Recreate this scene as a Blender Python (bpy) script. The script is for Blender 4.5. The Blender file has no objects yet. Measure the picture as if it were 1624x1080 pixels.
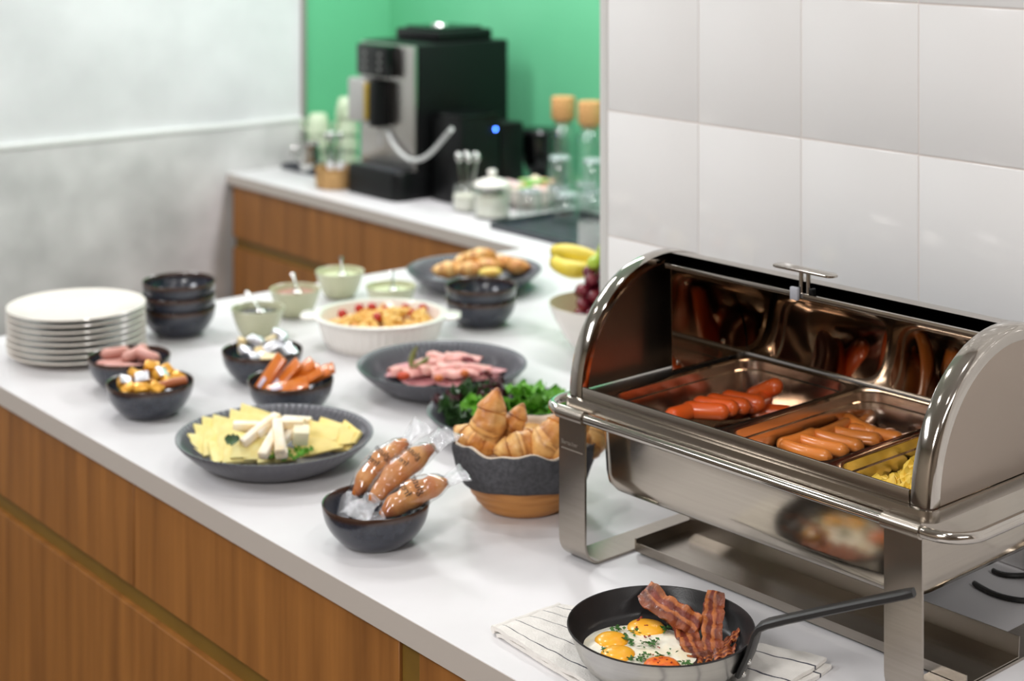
import bpy, bmesh, math, random
from mathutils import Vector, Matrix, Euler, noise as mnoise
S = bpy.context.scene
COL = S.collection
PI = math.pi
T = 0.90                       # height of the worktop above the floor
# ------------------------------------------------------------------ camera, world, lights, exposure
FPX, HORIZON, CXP, EYE = 2666.0, -157.0, 812.0, 0.92      # focal length in pixels, horizon row, centre column, eye height above the worktop
UX = (0.77676, 0.62981); UY = (-0.62981, 0.77676)         # (right, forward) parts of the world X and Y axes
YAW = -math.atan2(0.62981, 0.77676)
cam_d = bpy.data.cameras.new('camera'); cam = bpy.data.objects.new('camera', cam_d); COL.objects.link(cam)
cam.location = (0, 0, T + EYE); cam.rotation_euler = (PI / 2, 0, YAW)
cam_d.sensor_width = 36; cam_d.lens = FPX / 1624 * 36; cam_d.shift_y = -(540 - HORIZON) / 1624
cam_d.clip_start = 0.05
cam_d.dof.use_dof = True; cam_d.dof.focus_distance = 2.03; cam_d.dof.aperture_fstop = 3.7; cam_d.dof.aperture_blades = 9
S.camera = cam
S.view_settings.view_transform = 'Standard'; S.view_settings.look = 'None'
S.view_settings.gamma = 1.0; S.view_settings.use_curve_mapping = False
S.view_settings.exposure = 0.10
S.cycles.use_denoising = True
S.cycles.max_bounces = 8; S.cycles.transparent_max_bounces = 24; S.cycles.caustics_reflective = False; S.cycles.caustics_refractive = False
S.cycles.sample_clamp_indirect = 6.0
w = bpy.data.worlds.new('world'); S.world = w; w.use_nodes = True
w.node_tree.nodes['Background'].inputs[0].default_value = (1.0, 0.99, 0.98, 1); w.node_tree.nodes['Background'].inputs[1].default_value = 0.25
CEIL = 2.75
def lamp(name, loc, size, power, col=(1, 0.93, 0.85), size_y=None, rot=(0, 0, 0), spread=PI):
    d = bpy.data.lights.new(name, 'AREA'); d.energy = power; d.color = col
    d.shape = 'RECTANGLE' if size_y else 'DISK'; d.size = size
    if size_y: d.size_y = size_y
    d.spread = spread
    o = bpy.data.objects.new(name, d); COL.objects.link(o); o.location = loc; o.rotation_euler = rot
    return o
for i, (x, y) in enumerate([(0.7, 0.8), (0.7, 2.2), (0.7, 3.6), (1.55, 1.1), (1.55, 2.5), (1.55, 3.9)]):
    lamp('downlight', (x, y, CEIL - 0.02), 0.12, 1.9 if x < 1 else 4.3, (1, 0.975, 0.95))
lamp('ceiling_fill', (-1.1, 0.5, CEIL - 0.02), 1.2, 72, (1, 0.985, 0.975), 0.6)  # three unseen soft panels added for fill light
lamp('ceiling_fill', (-0.6, 3.2, CEIL - 0.02), 1.2, 42, (0.96, 0.97, 1.0), 0.6)
lamp('ceiling_fill', (0.9, -1.2, CEIL - 0.02), 1.2, 28, (1, 0.98, 0.97), 0.6)
lamp('niche_light', (3.1, 3.6, CEIL - 0.25), 0.25, 41, (1.0, 0.965, 1.0), 2.4)
lamp('wall_fill', (1.7, 4.1, CEIL - 0.02), 0.9, 20, (0.98, 0.97, 1.0), 0.25)  # unseen lamp added to brighten the left wall and back counter
# ------------------------------------------------------------------ helpers
def spot(px, py, z=0.0):
    """Where the sight line through a point of the photograph meets the level z above the worktop."""
    d = (EYE - z) * FPX / (py - HORIZON); r = (px - CXP) / FPX * d
    return Vector((r * UX[0] + d * UX[1], r * UY[0] + d * UY[1], T + z))
def lin(c):
    return tuple(((v / 255) / 12.92 if v / 255 <= 0.04045 else ((v / 255 + 0.055) / 1.055) ** 2.4) for v in c)
def sockets(n): return {s.name: s for s in n.inputs}
MATS = {}
def mat(name, rgb, rough=0.5, metal=0.0, rgb2=None, nscale=20.0, stretch=(1, 1, 1), bump=0.0, bscale=60.0, coat=0.0, sss=0.0, spec=0.5, tint=None, ramp=(0.35, 0.65), detail=4.0, alpha=1.0, emit=None, rvar=0.0):
    if name in MATS: return MATS[name]
    m = bpy.data.materials.new(name); m.use_nodes = True; nt = m.node_tree; N = nt.nodes; L = nt.links
    b = N['Principled BSDF']; s = sockets(b)
    b.inputs['Base Color'].default_value = (*lin(rgb), 1); b.inputs['Roughness'].default_value = rough; b.inputs['Metallic'].default_value = metal
    b.inputs['Specular IOR Level'].default_value = spec
    if coat: b.inputs['Coat Weight'].default_value = coat; b.inputs['Coat Roughness'].default_value = 0.08
    if sss: b.inputs['Subsurface Weight'].default_value = sss; b.inputs['Subsurface Radius'].default_value = (0.01, 0.005, 0.003); b.inputs['Subsurface Scale'].default_value = 1.0
    if alpha < 1: b.inputs['Alpha'].default_value = alpha
    if emit: b.inputs['Emission Color'].default_value = (*lin(emit[0]), 1); b.inputs['Emission Strength'].default_value = emit[1]
    tc = N.new('ShaderNodeTexCoord'); mp = N.new('ShaderNodeMapping'); mp.inputs['Scale'].default_value = stretch
    L.new(tc.outputs['Object'], mp.inputs['Vector'])
    col = None
    if rgb2 is not None:
        nz = N.new('ShaderNodeTexNoise'); nz.inputs['Scale'].default_value = nscale; nz.inputs['Detail'].default_value = detail
        L.new(mp.outputs[0], nz.inputs['Vector'])
        cr = N.new('ShaderNodeValToRGB'); cr.color_ramp.elements[0].position = ramp[0]; cr.color_ramp.elements[1].position = ramp[1]
        cr.color_ramp.elements[0].color = (*lin(rgb), 1); cr.color_ramp.elements[1].color = (*lin(rgb2), 1)
        L.new(nz.outputs['Fac'], cr.inputs[0]); col = cr.outputs[0]
        if rvar:
            mm = N.new('ShaderNodeMapRange'); mm.inputs['To Min'].default_value = rough - rvar; mm.inputs['To Max'].default_value = rough + rvar
            L.new(nz.outputs['Fac'], mm.inputs['Value']); L.new(mm.outputs[0], b.inputs['Roughness'])
    if tint is not None:                                     # a point attribute painted by the builder (crust, rim, stripe)
        at = N.new('ShaderNodeAttribute'); at.attribute_name = 'tint'
        mx = N.new('ShaderNodeMix'); mx.data_type = 'RGBA'
        L.new(at.outputs['Fac'], mx.inputs['Factor'])
        if col is not None: L.new(col, mx.inputs[6])
        else: mx.inputs[6].default_value = (*lin(rgb), 1)
        mx.inputs[7].default_value = (*lin(tint), 1); col = mx.outputs[2]
    if col is not None: L.new(col, b.inputs['Base Color'])
    if bump:
        nb = N.new('ShaderNodeTexNoise'); nb.inputs['Scale'].default_value = bscale; nb.inputs['Detail'].default_value = 4
        L.new(mp.outputs[0], nb.inputs['Vector'])
        bp = N.new('ShaderNodeBump'); bp.inputs['Strength'].default_value = bump; bp.inputs['Distance'].default_value = 0.004
        L.new(nb.outputs['Fac'], bp.inputs['Height']); L.new(bp.outputs[0], b.inputs['Normal'])
    MATS[name] = m
    return m
def film_mat(name, tint=(1, 1, 1), ior=1.45, rough=0.04, body=None, bodyw=0.0, bump=0.0, bscale=80):
    if name in MATS: return MATS[name]
    m = bpy.data.materials.new(name); m.use_nodes = True; nt = m.node_tree; N = nt.nodes; L = nt.links
    N.remove(N['Principled BSDF']); out = N['Material Output']
    tr = N.new('ShaderNodeBsdfTransparent'); tr.inputs[0].default_value = (*tint, 1)
    gl = N.new('ShaderNodeBsdfGlossy'); gl.inputs['Roughness'].default_value = rough
    lw = N.new('ShaderNodeLayerWeight'); pw = N.new('ShaderNodeMath'); pw.operation = 'POWER'; L.new(lw.outputs['Facing'], pw.inputs[0]); pw.inputs[1].default_value = 4.0
    fr = N.new('ShaderNodeMapRange'); r0 = ((ior - 1) / (ior + 1)) ** 2; fr.inputs['To Min'].default_value = r0 * 2.0; fr.inputs['To Max'].default_value = 0.75; L.new(pw.outputs[0], fr.inputs['Value'])
    mx = N.new('ShaderNodeMixShader'); L.new(fr.outputs[0], mx.inputs[0]); L.new(tr.outputs[0], mx.inputs[1]); L.new(gl.outputs[0], mx.inputs[2])
    last = mx
    if body:
        df = N.new('ShaderNodeBsdfDiffuse'); df.inputs[0].default_value = (*lin(body), 1)
        m2 = N.new('ShaderNodeMixShader'); m2.inputs[0].default_value = bodyw; L.new(last.outputs[0], m2.inputs[1]); L.new(df.outputs[0], m2.inputs[2]); last = m2
    if bump:
        tc = N.new('ShaderNodeTexCoord'); nb = N.new('ShaderNodeTexNoise'); nb.inputs['Scale'].default_value = bscale; L.new(tc.outputs['Object'], nb.inputs['Vector'])
        bp = N.new('ShaderNodeBump'); bp.inputs['Strength'].default_value = bump; bp.inputs['Distance'].default_value = 0.01
        L.new(nb.outputs['Fac'], bp.inputs['Height']); L.new(bp.outputs[0], gl.inputs['Normal']); L.new(bp.outputs[0], lw.inputs['Normal'])
    L.new(last.outputs[0], out.inputs['Surface'])
    MATS[name] = m
    return m
def uv_stripes(name, base, stripe, count, width, wob=0.0, rough=0.8, base2=None, nscale=30, bump=0.0, axis=0, offset=0.0, bscale=400):
    if name in MATS: return MATS[name]
    m = mat(name, base, rough, rgb2=base2, nscale=nscale, bump=bump, bscale=bscale)
    nt = m.node_tree; N = nt.nodes; L = nt.links; b = N['Principled BSDF']
    uv = N.new('ShaderNodeUVMap'); sp = N.new('ShaderNodeSeparateXYZ'); L.new(uv.outputs[0], sp.inputs[0])
    nz = N.new('ShaderNodeTexNoise'); nz.inputs['Scale'].default_value = 6; L.new(uv.outputs[0], nz.inputs['Vector'])
    a = N.new('ShaderNodeMath'); a.operation = 'MULTIPLY_ADD'; L.new(nz.outputs['Fac'], a.inputs[0]); a.inputs[1].default_value = wob; L.new(sp.outputs[axis], a.inputs[2])
    mu = N.new('ShaderNodeMath'); mu.operation = 'MULTIPLY_ADD'; L.new(a.outputs[0], mu.inputs[0]); mu.inputs[1].default_value = count; mu.inputs[2].default_value = offset
    fr = N.new('ShaderNodeMath'); fr.operation = 'FRACT'; L.new(mu.outputs[0], fr.inputs[0])
    lt = N.new('ShaderNodeMath'); lt.operation = 'LESS_THAN'; L.new(fr.outputs[0], lt.inputs[0]); lt.inputs[1].default_value = width
    mx = N.new('ShaderNodeMix'); mx.data_type = 'RGBA'; L.new(lt.outputs[0], mx.inputs['Factor'])
    src = b.inputs['Base Color'].links[0].from_socket if b.inputs['Base Color'].is_linked else None
    if src: L.new(src, mx.inputs[6])
    else: mx.inputs[6].default_value = (*lin(base), 1)
    mx.inputs[7].default_value = (*lin(stripe), 1); L.new(mx.outputs[2], b.inputs['Base Color'])
    return m

class MB:
    """Collects shapes and links them as one mesh object."""
    def __init__(s): s.v = []; s.f = []; s.uv = {}; s.t = {}
    def add(s, v, f, tint=None, uv=None):
        o = len(s.v); s.v += [Vector(p) for p in v]; s.f += [tuple(i + o for i in q) for q in f]
        if tint:
            for i, q in enumerate(tint): s.t[o + i] = q
        if uv:
            for i, q in enumerate(uv): s.uv[o + i] = q
        return o
    def box(s, lo, hi, bev=0.0, seg=2, M=None):
        bm = bmesh.new(); bmesh.ops.create_cube(bm, size=1)
        for v in bm.verts: v.co = Vector([(lo[i] + hi[i]) / 2 + v.co[i] * (hi[i] - lo[i]) for i in range(3)])
        if bev: bmesh.ops.bevel(bm, geom=bm.edges[:], offset=bev, segments=seg, profile=0.5, affect='EDGES')
        bm.verts.index_update()
        s.add([(M @ v.co if M else v.co.copy()) for v in bm.verts], [[v.index for v in f.verts] for f in bm.faces]); bm.free(); return s
    def loft(s, rings, cap0=True, cap1=True, close=True, tint=None):
        n = len(rings[0]); v = [p for r in rings for p in r]; f = []
        for i in range(len(rings) - 1):
            for j in range(n if close else n - 1):
                a = i * n + j; b = i * n + (j + 1) % n
                f.append((a, b, b + n, a + n))
        if cap0: f.append(tuple(range(n - 1, -1, -1)))
        if cap1: f.append(tuple((len(rings) - 1) * n + j for j in range(n)))
        s.add(v, f, [t for t in tint for _ in range(n)] if tint else None); return s
    def lathe(s, prof, seg=48, M=None, rib=None, sx=1.0, sy=1.0):
        rings = []
        for k, (r, z) in enumerate(prof):
            ring = []
            for j in range(seg):
                a = 2 * PI * j / seg; rr = r; zz = z
                if rib: rr, zz = rib(k, r, z, a)
                p = Vector((rr * math.cos(a) * sx, rr * math.sin(a) * sy, zz)); ring.append(M @ p if M else p)
            rings.append(ring)
        return s.loft(rings, prof[0][0] < 1e-6, prof[-1][0] < 1e-6)
    def tube(s, path, rad, seg=10, closed=False, cap=True, flat=1.0, tint=None, rfun=None, up=None, tfun=None):
        P = [Vector(p) for p in path]; n = len(P); R = rad if isinstance(rad, (list, tuple)) else [rad] * n
        tang = []
        for i in range(n):
            a = P[(i - 1) % n] if (i > 0 or closed) else P[i]; b = P[(i + 1) % n] if (i < n - 1 or closed) else P[i]
            tang.append((b - a).normalized())
        up = Vector(up) if up else (Vector((0, 0, 1)) if abs(tang[0].z) < 0.9 else Vector((1, 0, 0)))
        nrm = (up - tang[0] * up.dot(tang[0])).normalized(); rings = []
        for i in range(n):
            nrm = (nrm - tang[i] * nrm.dot(tang[i])).normalized(); bi = tang[i].cross(nrm)
            ring = []
            for j in range(seg):
                a = 2 * PI * j / seg; r = R[i] * (rfun(i / (n - 1), a) if rfun else 1)
                ring.append(P[i] + (nrm * math.cos(a) * flat + bi * math.sin(a)) * r)
            rings.append(ring)
        if closed: rings.append(rings[0])
        o = len(s.v); s.loft(rings, cap and not closed, cap and not closed, tint=tint)
        if tfun:
            for i in range(n):
                for j in range(seg): s.t[o + i * seg + j] = max(0.0, min(1.0, tfun(i / (n - 1), 2 * PI * j / seg)))
        return s
    def sheet(s, fn, nu, nv, th=0.001, tint=None):
        g = [[Vector(fn(i / nu, j / nv)) for j in range(nv + 1)] for i in range(nu + 1)]
        def nm(i, j):
            a = g[min(i + 1, nu)][j] - g[max(i - 1, 0)][j]; b = g[i][min(j + 1, nv)] - g[i][max(j - 1, 0)]
            c = a.cross(b); return c.normalized() if c.length > 1e-12 else Vector((0, 0, 1))
        W = nv + 1; K = (nu + 1) * W; top = []; bot = []; uv = []; tt = []
        for i in range(nu + 1):
            for j in range(nv + 1):
                k = nm(i, j) * th / 2; top.append(g[i][j] + k); bot.append(g[i][j] - k); uv.append((i / nu, j / nv))
                if tint: tt.append(tint(i / nu, j / nv))
        f = []
        for i in range(nu):
            for j in range(nv):
                a = i * W + j; f.append((a, a + W, a + W + 1, a + 1)); f.append((K + a, K + a + 1, K + a + W + 1, K + a + W))
        for i in range(nu):
            a = i * W; f.append((a, K + a, K + a + W, a + W)); a = i * W + nv; f.append((a, a + W, K + a + W, K + a))
        for j in range(nv):
            a = j; f.append((a, a + 1, K + a + 1, K + a)); a = nu * W + j; f.append((a, K + a, K + a + 1, a + 1))
        s.add(top + bot, f, tt + tt if tint else None, uv + uv); return s
    def ball(s, c, r, seg=12, rings=8, M=None, fn=None):
        rx, ry, rz = r if isinstance(r, (tuple, list)) else (r, r, r); c = Vector(c); R = []
        for i in range(rings + 1):
            th = PI * i / rings; ring = []
            for j in range(seg):
                a = 2 * PI * j / seg; d = Vector((math.sin(th) * math.cos(a), math.sin(th) * math.sin(a), -math.cos(th)))
                k = fn(d) if fn else 1.0
                p = Vector((d.x * rx * k, d.y * ry * k, d.z * rz * k)); ring.append((M @ p if M else p) + c)
            R.append(ring)
        return s.loft(R, True, True)
    def mesh(s, name, m, ang=40):
        me = bpy.data.meshes.new(name); me.from_pydata([tuple(p) for p in s.v], [], s.f); me.update()
        bm = bmesh.new(); bm.from_mesh(me); bmesh.ops.remove_doubles(bm, verts=bm.verts[:], dist=1e-6) if not s.uv and not s.t else None
        bmesh.ops.recalc_face_normals(bm, faces=bm.faces[:]); bm.to_mesh(me); bm.free()
        if s.uv:
            u = me.uv_layers.new(name='UVMap')
            for l in me.loops: u.data[l.index].uv = s.uv.get(l.vertex_index, (0, 0))
        if s.t:
            at = me.attributes.new('tint', 'FLOAT', 'POINT')
            for i in range(len(me.vertices)): at.data[i].value = s.t.get(i, 0.0)
        me.shade_smooth()
        if ang < 180: me.set_sharp_from_angle(angle=math.radians(ang))
        me.materials.append(m)
        return me
    def build(s, name, m, parent=None, loc=None, rot=None, ang=40):
        o = bpy.data.objects.new(name, s.mesh(name, m, ang)); COL.objects.link(o)
        if parent: o.parent = parent
        if loc is not None: o.location = loc
        if rot is not None: o.rotation_euler = rot
        return o
def rr(hx, hy, r, z=0.0, n=5, cx=0.0, cy=0.0):
    pts = []
    for qx, qy, a0 in ((1, 1, 0), (-1, 1, PI / 2), (-1, -1, PI), (1, -1, 3 * PI / 2)):
        for i in range(n + 1):
            a = a0 + PI / 2 * i / n
            pts.append(Vector((cx + qx * (hx - r) + r * math.cos(a), cy + qy * (hy - r) + r * math.sin(a), z)))
    return pts
def thing(name, label, cat, loc=(0, 0, 0), rotz=0.0, group=None):
    o = bpy.data.objects.new(name, None); COL.objects.link(o); o.location = loc; o.rotation_euler = (0, 0, rotz); o.empty_display_size = 0.05
    o['label'] = label; o['category'] = cat
    if group: o['group'] = group
    return o
def tag(o, label, cat, group=None):
    o['label'] = label; o['category'] = cat
    if group: o['group'] = group
    return o
def struct(name, mb, m, parent=None, **k):
    o = mb.build(name, m, parent, **k)
    if not parent: o['kind'] = 'structure'
    return o
def inst(me, name, parent=None, loc=(0, 0, 0), rot=(0, 0, 0), scale=None):
    o = bpy.data.objects.new(name, me); COL.objects.link(o); o.location = loc; o.rotation_euler = rot
    if parent: o.parent = parent
    if scale: o.scale = scale
    return o
def dup(root, loc, rotz=None, label=None, group=None):
    r = root.copy(); COL.objects.link(r); r.location = loc
    if rotz is not None: r.rotation_euler = (0, 0, rotz)
    if label: r['label'] = label
    if group: r['group'] = group
    for ch in list(root.children):
        c = ch.copy(); COL.objects.link(c); c.parent = r
        for g in list(ch.children):
            d = g.copy(); COL.objects.link(d); d.parent = c
    return r
def text_mesh(txt, size, m, name, parent, loc, M, ext=0.0002, align='CENTER', fn=None):
    c = bpy.data.curves.new('lettering', 'FONT'); c.body = txt; c.size = size; c.extrude = ext; c.align_x = align; c.align_y = 'CENTER'; c.resolution_u = 3
    o = bpy.data.objects.new('tmp', c); COL.objects.link(o)
    me = bpy.data.meshes.new_from_object(o.evaluated_get(bpy.context.evaluated_depsgraph_get())); bpy.data.objects.remove(o)
    for v in me.vertices: v.co = M @ (fn(v.co) if fn else v.co)
    me.materials.clear(); me.materials.append(m)
    t = bpy.data.objects.new(name, me); COL.objects.link(t); t.parent = parent; t.location = loc
    return t
R = random.Random(7)
def nz(p, s=1.0): return mnoise.noise(Vector(p) * s)
ORD = ['topmost', 'second', 'third', 'fourth', 'fifth', 'sixth', 'seventh', 'bottom', 'ninth']

# ------------------------------------------------------------------ materials
M_white = mat('worktop_white', (217, 215, 216), 0.36, rgb2=(211, 209, 210), nscale=6, bump=0.015, bscale=300, spec=0.35)
M_tile = mat('tile_glaze', (247, 247, 247), 0.12, rgb2=(245, 245, 245), nscale=3, bump=0.02, bscale=12)
M_grout = mat('grout', (238, 231, 226), 0.85)
M_green = mat('green_paint', (98, 182, 136), 0.45, rgb2=(102, 186, 140), nscale=3)
M_plaster = mat('plaster_white', (224, 225, 226), 0.7, rgb2=(206, 207, 208), nscale=3.0, detail=6, bump=0.05, bscale=20)
M_concrete = mat('concrete_grey', (208, 206, 205), 0.7, rgb2=(172, 171, 170), nscale=6, detail=12, ramp=(0.3, 0.72), bump=0.05, bscale=40)
M_trim = mat('trim_light', (228, 228, 226), 0.5)
M_oak = mat('oak_front', (170, 112, 52), 0.5, rgb2=(130, 82, 34), nscale=3.0, stretch=(9, 9, 0.55), detail=7, ramp=(0.3, 0.72), bump=0.03, bscale=40)
M_olive = mat('brass_olive', (128, 98, 36), 0.45, 0.0, rgb2=(120, 90, 32), nscale=10)
M_floor = mat('floor_dark', (72, 58, 48), 0.45, rgb2=(60, 48, 40), nscale=4)
M_ceil = mat('ceiling_white', (225, 224, 222), 0.8)
M_taupe = mat('wall_taupe', (168, 154, 140), 0.7)
M_steel = mat('steel_brushed', (176, 168, 158), 0.24, 1.0, rgb2=(170, 162, 152), nscale=4, stretch=(1, 60, 60), rvar=0.03)
M_steel_sm = mat('steel_polished', (188, 182, 174), 0.1, 1.0)
M_steel_pan = mat('steel_body', (186, 178, 166), 0.13, 1.0, rgb2=(182, 174, 163), nscale=6, stretch=(1, 1, 40), rvar=0.03)
M_steel_in = mat('steel_inside', (176, 160, 142), 0.05, 1.0)
M_steel_cap = mat('steel_cap', (164, 151, 139), 0.3, 1.0)
M_chrome = mat('chrome', (215, 214, 212), 0.06, 1.0)
M_black = mat('black_plastic', (9, 10, 11), 0.42, spec=0.25)
M_blackg = mat('black_gloss', (9, 10, 11), 0.18, spec=0.35)
M_iron = mat('black_iron', (30, 29, 29), 0.42, 0.0, bump=0.03, bscale=200)
M_darkbowl = mat('dark_stoneware', (34, 38, 50), 0.22, rgb2=(46, 51, 64), nscale=120, tint=(62, 40, 28), spec=0.6, coat=0.3)
M_ribbed = mat('grey_stoneware', (82, 82, 88), 0.3, rgb2=(90, 90, 97), nscale=8, spec=0.4, coat=0.05, tint=(182, 182, 188))
M_sage = mat('sage_ceramic', (194, 194, 164), 0.25, rgb2=(186, 187, 156), nscale=15, coat=0.3)
M_ceram = mat('white_ceramic', (221, 213, 203), 0.14, coat=0.3)
M_ceram2 = mat('ivory_ceramic', (236, 231, 224), 0.22, coat=0.3)
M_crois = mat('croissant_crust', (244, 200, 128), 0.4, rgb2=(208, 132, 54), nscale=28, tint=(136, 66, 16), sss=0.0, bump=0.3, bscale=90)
M_bread = mat('bread_crust', (210, 124, 46), 0.45, rgb2=(176, 92, 32), nscale=32, tint=(240, 180, 100), bump=0.25, bscale=160)
M_cheese = mat('yellow_cheese', (250, 230, 152), 0.4, rgb2=(246, 222, 138), nscale=30, sss=0.1)
M_cheese2 = mat('pale_yellow_cheese', (250, 238, 172), 0.42, rgb2=(244, 226, 146), nscale=60, sss=0.1, bump=0.15, bscale=150)
M_brie = mat('white_brie', (244, 236, 222), 0.6, rgb2=(246, 222, 176), nscale=32, bump=0.15, bscale=200, sss=0.1)
M_feta = mat('feta', (244, 236, 206), 0.55, sss=0.1)
M_leafd = mat('dark_green_leaf', (36, 62, 30), 0.4, rgb2=(52, 88, 38), nscale=40)
M_leafg = mat('bright_green_leaf', (84, 148, 36), 0.4, rgb2=(112, 178, 56), nscale=40)
M_leafp = mat('purple_leaf', (62, 26, 34), 0.4, rgb2=(80, 40, 44), nscale=50)
M_ham = mat('pink_ham', (232, 168, 158), 0.4, rgb2=(222, 146, 140), nscale=25, sss=0.15)
M_salami = mat('pink_salami', (216, 142, 146), 0.4, rgb2=(226, 166, 168), nscale=90)
M_hamrim = mat('dark_ham_edge', (120, 34, 40), 0.4)
M_pepper = mat('olive_pepper', (104, 104, 44), 0.3, rgb2=(122, 120, 60), nscale=30)
M_tomato = mat('tomato_red', (196, 58, 26), 0.25, rgb2=(208, 78, 36), nscale=30)
M_cherry = mat('cherry_tomato', (170, 36, 26), 0.2, rgb2=(190, 52, 36), nscale=30)
M_pasta = mat('pasta_yellow', (232, 190, 104), 0.45, rgb2=(222, 168, 78), nscale=40)
M_saus = mat('frankfurter_skin', (228, 128, 52), 0.3, rgb2=(232, 142, 64), nscale=25, coat=0.3)
M_sausr = mat('red_sausage_skin', (222, 86, 26), 0.3, rgb2=(226, 100, 40), nscale=25, coat=0.3)
M_sauspk = mat('pale_sausage', (206, 150, 138), 0.35, rgb2=(194, 134, 122), nscale=30)
M_egg_s = mat('scrambled_egg', (232, 190, 60), 0.45, rgb2=(240, 208, 96), nscale=60, bump=0.3, bscale=120)
M_eggw = mat('egg_white', (246, 240, 222), 0.28, rgb2=(250, 232, 190), nscale=26, ramp=(0.5, 0.85), bump=0.12, bscale=90, sss=0.1)
M_yolk = mat('egg_yolk', (246, 168, 30), 0.25, rgb2=(250, 186, 60), nscale=40, coat=0.2)
M_yolkr = mat('egg_yolk_red', (238, 124, 40), 0.3, rgb2=(206, 60, 18), nscale=110, ramp=(0.45, 0.7))
M_chili = mat('chilli_flake', (140, 40, 10), 0.5)
M_foil = mat('silver_foil', (214, 214, 220), 0.3, 0.6, bump=0.6, bscale=70)
M_gold = mat('gold_wrapper', (226, 168, 60), 0.3, 0.3, rgb2=(206, 140, 40), nscale=60, bump=0.25, bscale=90)
M_orange = mat('orange_wrapper', (214, 120, 36), 0.3, rgb2=(204, 104, 26), nscale=30, bump=0.2, bscale=90, coat=0.4)
M_brownw = mat('brown_wrapper', (170, 94, 52), 0.3, coat=0.3)
M_banana = mat('banana_skin', (232, 208, 70), 0.4, rgb2=(222, 196, 60), nscale=20, tint=(90, 84, 30))
M_grape = mat('red_grape', (132, 28, 44), 0.25, rgb2=(96, 22, 44), nscale=40, coat=0.3)
M_grapeg = mat('green_grape', (170, 196, 50), 0.25, rgb2=(186, 208, 80), nscale=40, coat=0.3)
M_woodb = mat('turned_wood', (212, 150, 82), 0.45, rgb2=(178, 116, 56), nscale=10, stretch=(1, 1, 12))
M_clothd = mat('grey_denim', (66, 66, 70), 0.9, rgb2=(84, 84, 88), nscale=160, bump=0.3, bscale=500)
M_clothl = mat('beige_lining', (226, 210, 190), 0.9, bump=0.2, bscale=400)
M_cork = mat('cork', (206, 160, 104), 0.8, rgb2=(180, 130, 76), nscale=120)
M_wicker = mat('wicker', (186, 148, 96), 0.8, rgb2=(160, 122, 74), nscale=60, bump=0.3, bscale=100)
M_cupg = mat('pale_green_cup', (206, 220, 190), 0.3)
M_slate = mat('dark_tray', (44, 47, 54), 0.35, rgb2=(54, 58, 66), nscale=20)
M_sauced = mat('dark_sauce', (52, 46, 52), 0.25)
M_saucep = mat('pink_sauce', (190, 130, 110), 0.35, rgb2=(150, 100, 96), nscale=120)
M_sauceg = mat('pale_sauce', (206, 212, 172), 0.35)
M_cream = mat('cream_powder', (240, 234, 220), 0.7)
M_glass = film_mat('thin_glass', (0.96, 0.975, 0.972), 1.5, 0.02)
M_film = film_mat('cellophane', (0.985, 0.985, 0.985), 1.5, 0.10, (240, 241, 245), 0.03, 0.30, 45)
M_film2 = film_mat('crimped_film', (0.98, 0.98, 0.98), 1.5, 0.12, (244, 245, 250), 0.18, 0.6, 90)
M_ink = mat('dark_print', (44, 30, 26), 0.6)
M_engr = mat('etched_mark', (128, 118, 108), 0.6)
M_print = mat('light_print', (190, 190, 190), 0.5)
M_rubber = mat('cable_black', (14, 14, 14), 0.45)
M_tube = mat('milk_tube', (196, 198, 196), 0.4)
M_grey = mat('grey_plastic', (170, 168, 166), 0.4)
M_panelw = mat('dispenser_silver', (190, 188, 186), 0.35, 0.4)
M_ylw = mat('yellow_paper', (190, 160, 50), 0.6)

# ------------------------------------------------------------------ the room
WT, NY, NX, BX, GY = 2.0, 3.44, 2.83, 3.507, 5.02
b = MB().box((-2.6, -3.0, -0.1), (4.0, 5.3, 0.0)); struct('floor', b, M_floor)
b = MB().box((-2.6, -3.0, CEIL), (4.0, 5.3, CEIL + 0.1)); struct('ceiling', b, M_ceil)
b = MB().box((-2.7, -3.0, 0), (-2.6, 5.3, CEIL)); struct('wall_front', b, M_taupe)
b = MB().box((-2.6, -3.1, 0), (4.0, -3.0, CEIL)); struct('wall_right', b, M_taupe)
b = MB().box((BX, -3.0, 0), (BX + 0.12, 5.2, CEIL)); struct('wall_back', b, M_green)
b = MB().box((3.139, GY + 0.012, 0), (BX, GY + 0.15, CEIL)); struct('wall_niche', b, M_green)
wl = MB().box((-2.6, GY + 0.012, 0), (3.139, GY + 0.15, CEIL)); wl = struct('wall_left', wl, M_plaster)
MB().box((-2.6, GY, 0.0), (3.139, GY + 0.0115, T + 0.150), 0.002).build('concrete_panel', M_concrete, wl)
MB().box((-2.6, GY - 0.003, T + 0.150), (3.139, GY + 0.0115, T + 0.166), 0.002).build('panel_edge', M_trim, wl)
b = MB().box((3.128, GY - 0.004, T), (3.142, GY + 0.0115, CEIL), 0.001); struct('trim_1', b, mat('trim_steel', (150, 146, 140), 0.4))
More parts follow.
